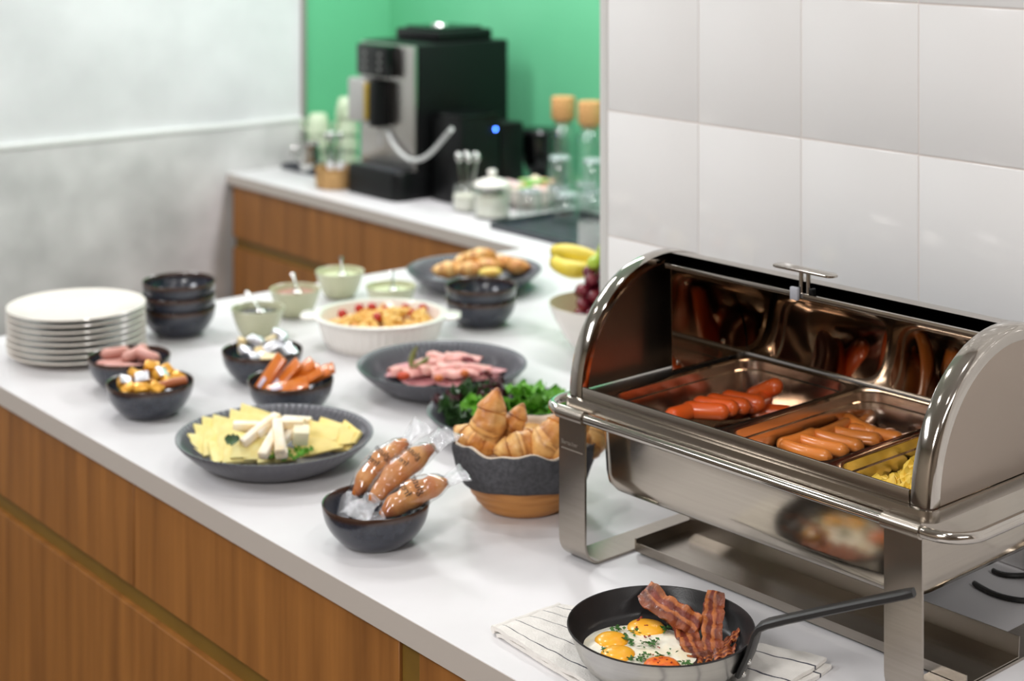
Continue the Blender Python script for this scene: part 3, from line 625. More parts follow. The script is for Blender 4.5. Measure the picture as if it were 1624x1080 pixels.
bacon([pp(1166, 1030, 0.031), pp(1140, 1038, 0.031), pp(1118, 1046, 0.030), pp(1100, 1046, 0.028)], 0.024, RT @ Vector((0.2, 1, 0.1)), 'flat bacon strip lying on the pan floor below the others', 8.9)
# ------------------------------------------------------------------ tableware builders
def bowl_mesh(Rr=0.0775, h=0.058, base=0.043, m=None, name='dark_bowl', tintrim=True, ex=2.6):
    prof = [(0, 0.0), (base, 0.0), (base + 0.003, 0.0012)]
    n = 12
    for i in range(1, n + 1):
        t = i / n; prof.append((base + 0.004 + (Rr - base - 0.004) * (0.86 * (1 - (1 - t) ** ex) + 0.14 * t), 0.002 + (h - 0.002) * t))
    prof += [(Rr - 0.0008, h + 0.0012), (Rr - 0.0024, h + 0.0004)]
    for i in range(n, -1, -1):
        t = i / n; prof.append((max(0.002, base - 0.001 + (Rr - base - 0.0020) * (0.86 * (1 - (1 - t) ** ex) + 0.14 * t)), 0.006 + (h - 0.0065) * t))
    prof.append((0, 0.0055))
    o = MB(); seg = 48; rings = []; tn = []
    for r, z in prof:
        rings.append([Vector((r * math.cos(2 * PI * j / seg), r * math.sin(2 * PI * j / seg), z)) for j in range(seg)]); tn.append(max(0, min(1, (z - h + 0.010) / 0.006)) if tintrim else 0)
    o.loft(rings, True, True, tint=tn); return o.mesh(name, m or M_darkbowl)
DB = bowl_mesh()
def dark_bowl(px, py, z, label, group=None, base=None, rz=0.058):
    c = spot(px, py, rz); c.z = T + z
    o = inst(DB, 'dark_bowl', None, c, (0, 0, YAW)); tag(o, label, 'bowl', group); return c
def ribbed_mesh(Rr=0.161, h=0.046, base=0.098, nr=84):
    o = MB(); seg = nr * 6
    outp = [(0, 0.0), (base, 0.0), (base + 0.004, 0.0015), (base + 0.020, 0.0095), (base + 0.040, 0.0235), (base + 0.055, 0.037), (Rr, h)]
    inp = [(Rr - 0.0006, h + 0.0022), (Rr - 0.003, h + 0.0018), (Rr - 0.010, h - 0.006), (Rr - 0.018, h - 0.015), (Rr - 0.027, h - 0.0235), (Rr - 0.037, h - 0.031), (Rr - 0.046, h - 0.0355), (base - 0.006, 0.0062), (0.05, 0.0055), (0, 0.0055)]
    pr = outp + inp; rings = []; tn = []; k0 = len(outp) + 1
    amp = [0.0005, 0.0016, 0.0026, 0.0026, 0.0024, 0.0012, 0.0, 0, 0]
    for k, (r, z) in enumerate(pr):
        A = amp[k - k0] if k >= k0 and k - k0 < len(amp) else (0.0008 if k == len(outp) - 1 else 0)
        ring = []; tj = []
        for j in range(seg):
            a = 2 * PI * j / seg; w_ = 0.5 + 0.5 * math.cos(a * nr); rs = r - A * 1.3 * w_; tj.append(1.0 if k in (len(outp) - 1, len(outp), len(outp) + 1) else (0.85 * w_ ** 2 if A > 0.0009 else 0))
            ring.append(Vector((rs * math.cos(a), rs * math.sin(a), z + A * 1.3 * w_)))
        rings.append(ring); tn += tj
    o.loft(rings, True, True)
    for i, q in enumerate(tn): o.t[i] = q; return o.mesh('ribbed_dish', M_ribbed, 60)
RB = ribbed_mesh()
def ribbed(px, py, label, rz=0.046, scale=1.0):
    c = spot(px, py, rz * scale); c.z = T + 0.0002
    o = inst(RB, 'ribbed_dish', None, c, (0, 0, YAW), (scale, scale, scale)); tag(o, label, 'dish', 'ribbed grey dishes'); return c
# ---- plate stack
pl = MB().lathe([(0, 0.0), (0.078, 0.0), (0.082, 0.0015), (0.105, 0.0065), (0.134, 0.0130), (0.1378, 0.0142), (0.1385, 0.0158), (0.1372, 0.0172), (0.132, 0.0166), (0.108, 0.0112), (0.086, 0.0062), (0.078, 0.0055), (0, 0.0055)], 72).mesh('dinner_plate', M_ceram)
pc = spot(122, 483, 0.100)
for i in range(8):
    k = 7 - i
    o = inst(pl, 'dinner_plate', None, (pc.x + R.uniform(-0.0015, 0.0015), pc.y + R.uniform(-0.0015, 0.0015), T + k * 0.0122))
    tag(o, ['topmost', 'second', 'third', 'fourth', 'fifth', 'sixth', 'seventh', 'lowest'][i] + (' white dinner plate, empty, on top of the plate stack' if i == 0 else ' white dinner plate from the top of the plate stack' if i < 7 else ' white dinner plate of the stack, resting on the worktop'), 'plate', 'stack of white dinner plates')
# ---- dark bowl stacks
c = spot(284, 447, 0.110)
for i in range(3):
    o = inst(DB, 'dark_bowl', None, (c.x, c.y, T + 0.0275 * (2 - i))); tag(o, ['topmost', 'middle', 'lowest'][i] + ' dark bowl of the three stacked beside the white plates', 'bowl', 'stacked dark bowls')
c = spot(763, 452, 0.085)
for i in range(2):
    o = inst(DB, 'dark_bowl', None, (c.x, c.y, T + 0.0275 * (1 - i))); tag(o, ['upper', 'lower'][i] + ' dark bowl of the two stacked in front of the pastries', 'bowl', 'stacked dark bowls')
# ---- small dark bowls with food
c = dark_bowl(205, 564, 0, 'dark bowl of pale pink sausages beside the white plate stack')
ps = [sausage(0.058, 0.0110, bd).mesh('pink_sausage', M_sauspk) for bd in (0.3, 0.5)]
for k, (x, y, z, a, t) in enumerate([(-0.035, 0.0, 0.040, 0.3, 0), (0.02, -0.03, 0.040, 0.15, 0.1), (0.03, 0.02, 0.045, -0.6, 0.0), (-0.02, -0.030, 0.042, -0.1, 0), (0.0, 0.03, 0.045, 0.9, 0), (0.012, 0.0, 0.062, 0.75, -0.25), (0.035, -0.008, 0.060, -0.45, 0.2), (-0.03, 0.018, 0.058, 0.5, 0)]):
    o = inst(ps[k % 2], 'pink_sausage', None, off(c, x, y, z), (0, t, YAW + a)); tag(o, ['pale pink sausage at the plate side of its dark bowl', 'pale pink sausage lying along the front rim of its bowl', 'pale pink sausage slanting at the back of its bowl', 'pale pink sausage low at the front beside the plates', 'pale pink sausage at the very back of its bowl', 'topmost pale pink sausage slanting across the heap', 'upper pale pink sausage on the side away from the plates', 'upper pale pink sausage on the plate side of the heap'][k], 'sausage', 'pale pink sausages')
def packet(sx, sy, sz, m1, m2=None, name='packet'):
    o = MB().box((-sx / 2, -sy / 2, 0), (sx / 2, sy / 2, sz), min(sz * 0.3, 0.003), 2); return o.mesh(name, m1)
c = dark_bowl(238, 605, 0, 'dark bowl of gold-wrapped treats in front of the pink sausages')
gp = packet(0.026, 0.020, 0.014, M_gold, name='gold_packet'); fp = packet(0.0245, 0.0215, 0.004, M_foil, name='foil_top')
rp = random.Random(11)
for k, (x, y, z, a, tx, ty, foil) in enumerate([(-0.046, -0.010, 0.052, 0.5, 0.45, 0.35, 1), (-0.010, -0.012, 0.060, 0.2, 0.55, -0.15, 1), (0.014, -0.004, 0.066, 1.0, 0.7, 0.3, 1), (-0.034, 0.018, 0.060, 0.8, 0.3, 0.6, 0), (-0.004, 0.026, 0.072, 0.1, 0.4, 0.2, 0), (0.026, 0.022, 0.066, -0.7, 0.3, 0.5, 0), (0.048, 0.012, 0.056, -0.5, 0.5, 0.3, 0), (-0.008, -0.036, 0.050, 0.3, 0.5, 0, 0), (0.018, -0.034, 0.050, -0.4, 0.4, 0.4, 0), (-0.030, -0.032, 0.048, 0.7, 0.3, -0.4, 0), (0.0, 0.0, 0.048, 0.5, 0, 0, 0), (0.02, 0.01, 0.044, 1.2, 0, 0, 0), (-0.02, 0.0, 0.044, 0.2, 0, 0, 0), (0.006, 0.045, 0.056, 0.3, 0.6, 0, 0), (0.030, -0.012, 0.056, 0.9, 0.6, 0.5, 0), (-0.022, 0.006, 0.060, 1.4, 0.5, 0.2, 0)]):
    e = thing('gold_packet', 'small gold-wrapped treat with a silver foil top in the dark bowl' if foil else 'small plain gold-wrapped treat heaped in the dark bowl', 'packet', off(c, x, y, z), 0, 'gold treats with foil tops' if foil else 'plain gold treats'); e.rotation_euler = (tx, ty, YAW + a)
    inst(gp, 'wrapper', e)
    if foil: inst(fp, 'foil_top', e, (0, 0, 0.0128))
o = MB().tube([(-0.03, 0, 0), (-0.028, 0, 0), (0, 0, 0.001), (0.028, 0, 0), (0.03, 0, 0)], [0.002, 0.0075, 0.0085, 0.0075, 0.002], 12).build('snack_stick', M_brownw, None, off(c, 0.042, -0.024, 0.0605), (0, -0.15, YAW + 0.35)); tag(o, 'brown snack stick lying on the rim among gold treats', 'snack')
c = dark_bowl(416, 554, 0, 'dark bowl of silver-wrapped butter portions beneath the sage bowl of dark sauce')
wp = packet(0.030, 0.022, 0.012, M_foil, name='butter_packet'); yp = packet(0.034, 0.020, 0.010, mat('cream_wrapper', (236, 206, 140), 0.35, rgb2=(240, 226, 190), nscale=60, bump=0.2), name='cream_packet')
for k, (x, y, z, a, tx, ty, s) in enumerate([(-0.045, 0.01, 0.058, 1.3, 0.3, 0.9, 0), (-0.03, -0.018, 0.052, 0.3, 0.25, 0.2, 1), (-0.018, 0.02, 0.062, 0.1, 0.1, 0.2, 1), (0.004, -0.016, 0.054, 0.2, 0.35, -0.05, 0), (0.02, -0.012, 0.058, 0.35, 0.3, -0.25, 1), (0.012, 0.022, 0.064, -0.2, 0.2, -0.3, 0), (0.026, 0.032, 0.072, -0.35, 0.1, 0.25, 1), (0.042, 0.0, 0.055, 0.5, 0.2, 0, 1), (0.052, -0.012, 0.050, 0.9, 0.3, 0.1, 1), (-0.005, -0.036, 0.046, 0, 0.2, 0, 1), (0.02, -0.04, 0.046, 0.2, 0.2, 0, 0), (0, 0.0, 0.042, 0.6, 0, 0, 1), (-0.02, 0.0, 0.040, 0.1, 0, 0, 1), (0.025, 0.0, 0.040, 0.1, 0, 0, 1), (-0.008, 0.004, 0.066, 0.9, 0.3, 0.2, 1), (0.036, 0.014, 0.064, -0.6, 0.3, -0.3, 1)]):
    o = inst(wp if s else yp, 'butter_packet', None, off(c, x, y, z + 0.002), (tx * 1.8, ty * 1.6, YAW + a + 0.5 * math.sin(k * 2.3))); tag(o, 'silver foil butter portion in the dark bowl' if s else 'cream-coloured butter portion among the silver ones', 'packet', 'silver butter portions' if s else 'cream butter portions')
c = dark_bowl(461, 601, 0, 'dark bowl of orange cracker packs behind the cheese dish')
op = packet(0.074, 0.030, 0.0075, M_orange, name='cracker_pack'); lb = packet(0.02, 0.010, 0.0006, mat('pale_label', (214, 200, 214), 0.4), name='pack_label')
for k, (x, y, z, a, ty, tx) in enumerate([(-0.034, 0.0, 0.066, 0.25, -0.95, 0.5), (-0.008, -0.008, 0.062, 0.2, -0.75, 0.4), (0.012, 0.0, 0.064, 0.15, -0.6, 0.5), (0.026, -0.014, 0.058, 0.2, -0.5, 0.5), (0.038, -0.004, 0.058, 0.15, -0.42, 0.4), (0.044, 0.018, 0.056, 0.1, -0.4, 0.3), (0.0, -0.034, 0.050, 0.2, -0.2, 0.5), (0.01, 0.03, 0.056, 0.3, -0.4, 0.2)]):
    e = thing('cracker_pack', ['steepest orange cracker pack, standing at one end of the bowl', 'second orange cracker pack from the steepest one', 'third orange cracker pack from the steepest one', 'fourth orange cracker pack from the steepest one', 'fifth orange cracker pack from the steepest one', 'flattest orange cracker pack at the far end of the row', 'orange cracker pack lying low against the bowl rim', 'orange cracker pack mostly hidden behind the row'][k], 'cracker pack', off(c, x, y, z), 0, 'orange cracker packs'); e.rotation_euler = (tx, ty, YAW + a)
    inst(op, 'wrapper', e); inst(lb, 'pack_label', e, (-0.02, 0.0, 0.0091))
# ---- bread bowl with three wrapped rolls
c = dark_bowl(596, 795, 0, 'dark bowl of three wrapped bread rolls nearest the counter edge'.replace('nearest', 'close to'))
def roll(p0, p1, r, label, lines, seed, tail=0.05):
    p0, p1 = Vector(p0), Vector(p1); e = thing('bread_roll', label, 'bread roll', p0, 0, 'wrapped gluten free rolls')
    d = p1 - p0; L_ = d.length; ax = d.normalized(); n = 26; pts, rad, tn = [], [], []
    sd = ax.cross(Vector((0, 0, 1))).normalized(); up = sd.cross(ax).normalized()
    for i in range(n + 1):
        t = i / n; pts.append(ax * (t * L_) + up * 0.006 * math.sin(PI * t)); rad.append(r * max(0.06, (math.sin(PI * min(1, max(0, t * 0.94 + 0.03)))) ** 0.55) * (0.95 + 0.09 * math.cos(t * 19 + seed))); tn.append(max(0, 0.35 + 0.6 * nz((t * 6, seed, 0)) - 0.55 * (abs(t - 0.5) * 2) ** 3))
    MB().tube(pts, rad, 18, tint=[max(0, min(1, x)) for x in tn], rfun=lambda t, a: 1 + 0.10 * nz((t * 7, math.cos(a) * 1.5, seed)) + 0.09 * (abs(math.sin(t * 8 + a * 0.7 + seed)) ** 0.6 - 0.6)).build('roll', M_bread, e, ang=180)
    # crinkled film sleeve with flat crimped ends
    fil = MB(); rings = []; m = 34; L0, L1 = -0.036, L_ + tail
    for i in range(m + 1):
        s_ = L0 + (L1 - L0) * i / m; t = s_ / L_
        body = max(0.0, math.sin(PI * min(1, max(0, t)))) ** 0.5 if 0 < t < 1 else 0
        ww = max(r * 1.28 * body, r * (1.0 + 0.75 * max(0, -s_ / 0.03 if t < 0.5 else (s_ - L_) / tail)))
        hh = r * 1.10 * body + 0.0012
        ring = []
        for j in range(24):
            a = 2 * PI * j / 24; cr = 1 + 0.11 * nz((s_ * 90, math.cos(a) * 3, seed)) + 0.07 * nz((s_ * 200, math.sin(a) * 6, seed + 3))
            fl = 0.007 * nz((s_ * 40, math.cos(a) * 2, seed + 8)) * (1 - body)
            ring.append(ax * s_ + sd * math.cos(a) * ww * cr + up * (math.sin(a) * hh * cr + 0.006 * body + fl + (0.008 * max(0, t - 1) if t > 1 else 0)))
        rings.append(ring)
    k1 = int((L_ * 1.0 - L0) / (L1 - L0) * m); k0 = int(-L0 / (L1 - L0) * m) + 1
    fil.loft(rings[k0:k1 + 1]).build('cellophane_wrap', M_film, e, ang=180)
    MB().loft(rings[k1:]).build('crimped_end', M_film2, e, ang=180); MB().loft(rings[:k0 + 1]).build('crimped_end', M_film2, e, ang=180)
    # print on the wrap
    for k, (tx, t, sz) in enumerate(lines):
        q = ax * (t * L_); nrm = (up * 0.75 - sd * 0.0 + (Vector((-0.63, -0.777, 0)) * 0.66)).normalized(); tx_dir = nrm.cross(ax).normalized()
        rr_ = r * 1.31
        def bend(v, q=q, nrm=nrm, tx_dir=tx_dir):
            a = v.x / rr_; return q + up * 0.006 + (nrm * math.cos(a) + tx_dir * math.sin(a)) * (rr_ + v.z) + ax * v.y
        text_mesh(tx, sz, M_ink, 'printed_text', e, (0, 0, 0), Matrix.Identity(4), 0.0001, fn=bend)
    return e
roll(spot(562, 786, 0.052), spot(646, 700, 0.118), 0.0185, 'wrapped bread roll at the back of the three', [('gluten', 0.68, 0.0135), ('free', 0.52, 0.0135)], 2.0, 0.035)
roll(spot(588, 795, 0.058), spot(688, 708, 0.112), 0.0185, 'wrapped bread roll lying on top in the middle of the three', [('gluten', 0.74, 0.0135), ('free', 0.58, 0.0135)], 5.0, 0.036)
roll(spot(604, 818, 0.044), spot(709, 764, 0.083), 0.0195, 'wrapped bread roll lying lowest across the bowl rim', [('gluten', 0.64, 0.0150), ('free', 0.47, 0.0150)], 9.0, 0.03)
# ---- sage bowls with sauces and spoons
SB = MB().lathe([(0, 0), (0.030, 0), (0.033, 0.002), (0.041, 0.014), (0.049, 0.034), (0.0555, 0.056), (0.0568, 0.060), (0.0560, 0.0615), (0.0540, 0.0605), (0.0475, 0.036), (0.039, 0.016), (0.030, 0.006), (0, 0.0055)], 48).mesh('sage_bowl', M_sage)
def spoon(p, q, label):
    p, q = Vector(p), Vector(q); o = MB(); d = q - p; sd = d.cross(Vector((0, 0, 1))).normalized()
    o.tube([Vector((0, 0, 0)), d * 0.3, d * 0.7, d * 0.98, d], [0.0022, 0.002, 0.0026, 0.0045, 0.002], 8, flat=0.5); o.ball((0, 0, -0.002), (0.011, 0.011, 0.004), 12, 6)
    o = o.build('teaspoon', M_chrome, None, p); tag(o, label, 'spoon', 'spoons in the sauce bowls'); return o
for px, py, z, m, lab, sau, sp in [(409, 488, 0.060, M_sauced, 'sage green bowl of dark sauce behind the butter portions', 'dark sauce', (-0.03, 0.035)), (468, 458, 0.060, M_saucep, 'sage green bowl of speckled pink spread beside the white baking dish', 'pink spread', (-0.01, 0.03)), (539, 430, 0.060, M_sauceg, 'tall-standing sage green bowl of pale sauce farthest from the edge'.replace('tall-standing ', '').replace('farthest from the edge', 'by the worktop end'), 'pale sauce', (0.0, 0.03)), (620, 457, 0.055, M_sauceg, 'sage green bowl half hidden behind the white baking dish', 'pale green sauce', (0.0, 0.025))]:
    c = spot(px, py, z); c.z = T
    o = thing('sage_bowl', lab, 'bowl', c, YAW, 'sage green sauce bowls'); inst(SB, 'bowl_body', o)
    f = MB().lathe([(0, 0.044), (0.049, 0.044), (0.0505, 0.047), (0.047, 0.0495), (0.025, 0.0515), (0, 0.052)], 32).build('sauce', m, None, c, (0, 0, YAW)); tag(f, sau + ' filling the ' + lab.split(' of ')[0].split(' half')[0] + (' behind the butter portions' if 'dark' in sau else ' beside the baking dish' if 'pink' in sau else ' by the worktop end' if sau == 'pale sauce' else ' hidden behind the baking dish'), 'sauce')
    spoon(off(c, 0.005, 0.0, 0.055), off(c, sp[0], sp[1], 0.088), 'metal teaspoon standing in the ' + sau)
# ---- white baking dish with pasta salad
c = spot(604, 496, 0.066); c.z = T
bd = thing('baking_dish', 'white fluted baking dish of pasta and cherry tomatoes with two tab handles', 'baking dish', c, YAW)
o = MB(); seg = 192; prof = [(0, 0), (0.108, 0), (0.112, 0.002), (0.120, 0.02), (0.129, 0.050), (0.131, 0.058), (0.140, 0.062), (0.1405, 0.0655), (0.137, 0.0668), (0.127, 0.0655), (0.123, 0.058), (0.116, 0.024), (0.108, 0.008), (0, 0.007)]
def rib(k, r, z, a): return (r + (0.0011 * math.cos(a * 48) if 2 <= k <= 4 else 0), z)
o.lathe(prof, seg, rib=rib, sy=0.93); o.build('dish_body', M_ceram2, bd, ang=50)
for s in (-1, 1):
    g = [rr(0.022 * k, 0.034 * k, 0.020 * k, z, 6, s * 0.144) for z, k in ((0.058, 0.92), (0.0595, 1.0), (0.0635, 1.0), (0.065, 0.92))]
    MB().loft(g).build('tab_handle', M_ceram2, bd)
f = MB().sheet(lambda u, v: ((0.118 * u) * math.cos(v * 2 * PI), 0.93 * 0.118 * u * math.sin(v * 2 * PI), 0.040 + 0.006 * nz((u * 5 * math.cos(v * 2 * PI), u * 5 * math.sin(v * 2 * PI), 2))), 10, 40, 0.004).build('pasta_bed', mat('pasta_bed', (226, 196, 150), 0.5, rgb2=(232, 172, 90), nscale=60, bump=0.3), None, c, (0, 0, YAW)); tag(f, 'creamy bed of pasta salad filling the white baking dish', 'pasta salad')
rp = random.Random(21)
pm = [MB().tube([(0.013 * math.sin(t), 0.013 * (1 - math.cos(t)), 0.002 * t) for t in [q * 0.25 - 1.1 for q in range(10)]], [0.0062] * 10, 8).mesh('pasta_piece', M_pasta), MB().tube([(-0.014 + 0.0031 * q, 0.002 * math.sin(q * 1.4), 0.002 * math.cos(q * 1.4)) for q in range(10)], [0.0058, 0.0068] * 5, 8).mesh('pasta_piece', M_pasta)]
for k in range(64):
    a = rp.uniform(0, 6.28); q = math.sqrt(rp.uniform(0, 1)) * 0.098
    hgt = 0.049 + 0.012 * max(0, 1 - ((q * math.cos(a) - 0.03) ** 2 + (q * math.sin(a)) ** 2) / 0.006) + rp.uniform(0, 0.004)
    o = inst(pm[k % 2], 'pasta_piece', None, off(c, q * math.cos(a), q * math.sin(a) * 0.9, hgt), (rp.uniform(-0.6, 0.6), rp.uniform(-0.6, 0.6), rp.uniform(0, 6.28))); tag(o, 'golden piece of pasta in the white baking dish', 'pasta', 'pasta pieces in the baking dish')
tm = MB().ball((0, 0, 0), (0.0105, 0.0105, 0.0095), 14, 10).mesh('cherry_tomato', M_cherry)
for px, py in [(543, 498), (598, 503), (643, 489), (671, 489), (611, 492), (570, 489), (655, 497), (590, 487)]:
    p = spot(px, py, 0.060); o = inst(tm, 'cherry_tomato', None, p, (rp.uniform(0, 1), 0, 0)); tag(o, 'cherry tomato among the pasta in the white baking dish', 'tomato', 'cherry tomatoes in the baking dish')
# ---- croissants
def croissant(L_=0.105, r=0.026, arc=1.5, seed=0.0, nseg=4.6, ang=0.35):
    n = 72; pts, rad, tn = [], [], []
    for i in range(n + 1):
        t = i / n; a = (t - 0.5) * arc; Rb = L_ / arc
        pts.append(Vector((Rb * math.sin(a), -Rb * (math.cos(a) - math.cos(arc / 2)), 0)))
        s_ = abs(t - 0.5) * 2; k = (s_ * nseg / 2) % 1.0
        env = max(0.10, (1 - s_ ** 2.1)) ** 0.8
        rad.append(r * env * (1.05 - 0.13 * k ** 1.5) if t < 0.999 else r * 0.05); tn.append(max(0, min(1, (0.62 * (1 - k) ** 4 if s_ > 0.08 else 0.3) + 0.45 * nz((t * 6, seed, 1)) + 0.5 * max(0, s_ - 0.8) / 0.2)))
    rad[0] = r * 0.05
    def tf(t, a):
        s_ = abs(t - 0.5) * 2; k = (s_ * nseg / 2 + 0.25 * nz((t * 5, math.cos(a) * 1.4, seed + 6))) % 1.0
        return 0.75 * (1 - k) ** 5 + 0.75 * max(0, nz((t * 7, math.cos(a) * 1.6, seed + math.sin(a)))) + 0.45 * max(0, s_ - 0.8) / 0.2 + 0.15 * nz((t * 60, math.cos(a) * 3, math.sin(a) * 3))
    return MB().tube(pts, rad, 28, flat=0.86, tfun=tf, rfun=lambda t, a: 1 + 0.12 * nz((t * 6, math.cos(a) * 1.2, seed)) + 0.05 * nz((t * 18, math.sin(a) * 3, seed + 2)))
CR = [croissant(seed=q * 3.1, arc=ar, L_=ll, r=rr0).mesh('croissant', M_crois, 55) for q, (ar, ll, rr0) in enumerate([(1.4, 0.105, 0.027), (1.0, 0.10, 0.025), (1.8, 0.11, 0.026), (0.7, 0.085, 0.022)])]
# ---- ribbed dish of pastries
c = ribbed(752, 426, 'grey ribbed dish of golden pastries, next to the banana bowl')
for k, (px, py, z, a, tx, q) in enumerate([(708, 425, 0.040, 0.5, 0.1, 0), (745, 425, 0.042, 0.2, 0.1, 1), (760, 403, 0.066, 0.35, 0.2, 0), (800, 413, 0.046, -0.4, 0.1, 2), (822, 420, 0.040, -0.7, 0.1, 1), (772, 420, 0.044, -0.1, 0, 2), (735, 412, 0.044, 0.9, 0, 1)]):
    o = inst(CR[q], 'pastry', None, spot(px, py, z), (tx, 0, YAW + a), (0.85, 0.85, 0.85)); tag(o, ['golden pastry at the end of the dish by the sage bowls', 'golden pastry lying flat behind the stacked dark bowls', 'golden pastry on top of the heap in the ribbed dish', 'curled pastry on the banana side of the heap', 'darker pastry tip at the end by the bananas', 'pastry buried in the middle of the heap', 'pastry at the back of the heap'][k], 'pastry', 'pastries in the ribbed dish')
o = MB().ball((0, 0, 0), (0.028, 0.015, 0.011), 18, 10, fn=lambda d: 1 + 0.1 * nz(d * 2)).build('custard_bun', mat('custard', (240, 214, 104), 0.4, rgb2=(232, 180, 84), nscale=30), None, spot(778, 432, 0.046), (0, 0, YAW)); tag(o, 'small yellow custard bun in front of the golden pastries', 'pastry')
# ---- wooden bowl in a cloth sleeve, with croissants
c = spot(831, 692, 0.104); c.z = T
wb = thing('bread_basket', 'turned wooden bowl in a dark denim sleeve full of croissants', 'bowl', c, YAW)
pr = [(0, 0), (0.058, 0.0), (0.062, 0.002)]
for i in range(1, 25):
    t = i / 24; pr.append((0.064 + 0.042 * (1 - (1 - t) ** 1.8) + (0.0008 if i % 3 == 0 else -0.0006), 0.002 + 0.092 * t))
pr += [(0.1045, 0.0945), (0.1025, 0.094)] + [(0.060 + 0.0415 * (1 - (1 - t) ** 1.8), 0.008 + 0.085 * t) for t in (0.85, 0.7, 0.5, 0.3, 0.1)] + [(0, 0.008)]
MB().lathe(pr, 64).build('wooden_bowl', M_woodb, wb)
def sleeve(u, v):
    a = u * 2 * PI; top = 0.105 + 0.0035 * math.sin(a * 7) + 0.002 * math.sin(a * 13 + 1); z = 0.046 + 0.003 * math.sin(a * 3) + (top - 0.046 - 0.003 * math.sin(a * 3)) * v
    r = 0.064 + 0.042 * (1 - (1 - min(1, z / 0.094)) ** 1.8) + 0.0030 + 0.0016 * math.sin(a * 11 + v * 2) * (0.4 + v) + 0.002 * nz((math.cos(a) * 4, math.sin(a) * 4, v * 3))
    return (r * math.cos(a), r * math.sin(a), z)
MB().sheet(sleeve, 110, 12, 0.0018).build('denim_sleeve', M_clothd, wb, ang=180)
def lining(u, v):
    a = u * 2 * PI; top = 0.1055 + 0.0035 * math.sin(a * 7) + 0.002 * math.sin(a * 13 + 1)
    r0 = 0.1075 + 0.0016 * math.sin(a * 11 + 2); z = top - v * 0.075; r = r0 - 0.004 - 0.030 * v ** 1.5
    return (r * math.cos(a), r * math.sin(a), z)
MB().sheet(lining, 110, 10, 0.0018).build('beige_lining', M_clothl, wb, ang=180)
for k, (px, py, z, q, rot, sc) in enumerate([
        (770, 672, 0.116, 1, (0.2, -1.25, 0.0), 1.22), (757, 695, 0.100, 3, (0.2, 0.3, -0.5), 1.0), (812, 676, 0.108, 3, (0.0, -1.1, 0.1), 0.95),
        (862, 684, 0.112, 2, (0.3, -0.75, 0.1), 1.05), (822, 700, 0.100, 1, (0.2, -0.25, 0.25), 0.9), (893, 676, 0.112, 0, (0.2, -0.9, 0.5), 1.05),
        (900, 704, 0.098, 3, (0.1, -0.2, 0.4), 1.0), (928, 690, 0.102, 1, (0.1, -0.6, 1.2), 1.0), (830, 690, 0.070, 0, (0, 0, 1.2), 1.0)]):
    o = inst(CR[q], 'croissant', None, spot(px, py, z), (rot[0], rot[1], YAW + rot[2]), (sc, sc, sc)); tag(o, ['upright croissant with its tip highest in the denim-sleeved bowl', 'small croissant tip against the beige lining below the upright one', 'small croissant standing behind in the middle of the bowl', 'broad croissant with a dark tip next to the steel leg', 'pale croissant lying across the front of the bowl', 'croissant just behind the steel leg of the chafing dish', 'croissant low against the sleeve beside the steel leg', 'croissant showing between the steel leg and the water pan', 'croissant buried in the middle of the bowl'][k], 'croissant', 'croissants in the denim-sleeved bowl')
# ---- cheese dish
c = ribbed(436, 689, 'grey ribbed dish of sliced cheeses near the counter edge')
def wedge(L_, wd, th, seed):
    def f(u, v): 
        ww = wd * (1 - 0.55 * u); return (L_ * (u - 0.5), ww * (v - 0.5), 0.0012 * nz((u * 3, v * 3, seed)) + 0.003 * u * (1 - u))
    return MB().sheet(f, 8, 6, th)
ys = [wedge(0.062, 0.046, 0.0055, q).mesh('cheese_slice', M_cheese2 if q < 2 else M_cheese, 35) for q in range(4)]
rp = random.Random(5)
fan = [(330, 705, 0.022, 0.9, 0.10), (338, 692, 0.026, 0.7, 0.2), (350, 682, 0.030, 0.5, 0.25), (366, 680, 0.033, 0.3, 0.2), (352, 706, 0.024, 0.4, 0.15), (375, 700, 0.030, 0.3, 0.2), (398, 712, 0.026, 0.1, 0.1), (422, 716, 0.022, -0.1, 0.1), (385, 720, 0.018, 0.2, 0), (362, 718, 0.017, 0.6, 0), (392, 672, 0.034, 0.2, 0.25), (408, 664, 0.036, 0.1, 0.3), (440, 720, 0.016, 0.2, 0), (405, 690, 0.020, 0.2, 0)]
for px, py, z, a, t in fan:
    o = inst(ys[rp.randrange(2)], 'cheese_slice', None, spot(px, py, z), (0.55 + t, 0.15, YAW + a * 0.8)); tag(o, 'pale yellow cheese slice fanned out beside the round green leaf', 'cheese', 'yellow cheese beside the green leaf')
kf = 0
for px, py, z, a, t in [(498, 694, 0.026, -0.2, 0.1), (512, 688, 0.032, -0.4, 0.2), (527, 684, 0.036, -0.5, 0.25), (540, 692, 0.032, -0.7, 0.25), (552, 690, 0.034, -0.9, 0.2), (520, 702, 0.022, -0.3, 0.1), (545, 703, 0.020, -0.6, 0.1), (500, 708, 0.018, 0.0, 0)]:
    o = inst(ys[2 + rp.randrange(2)], 'cheese_slice', None, spot(px, py, z), (0.6 + t, -0.1, YAW + a)); kf += 1; tag(o, ['first smooth yellow cheese slice beside the feta block', 'second smooth yellow cheese slice of the fan from the feta', 'third smooth yellow cheese slice of the fan from the feta', 'fourth smooth yellow cheese slice of the fan from the feta', 'outermost smooth yellow cheese slice of the fan at the rim', 'smooth yellow slice lying low in the middle of the fan', 'smooth yellow slice lying low at the outer end of the fan', 'lowest smooth yellow slice just under the feta block'][kf - 1], 'cheese', 'yellow cheese next to the feta')
st = [MB().box((-0.033, -0.0085, -0.007), (0.033, 0.0085, 0.007), 0.003, 2).mesh('brie_stick', M_brie), MB().box((-0.026, -0.010, -0.007), (0.026, 0.010, 0.007), 0.003, 2).mesh('brie_stick', M_brie)]
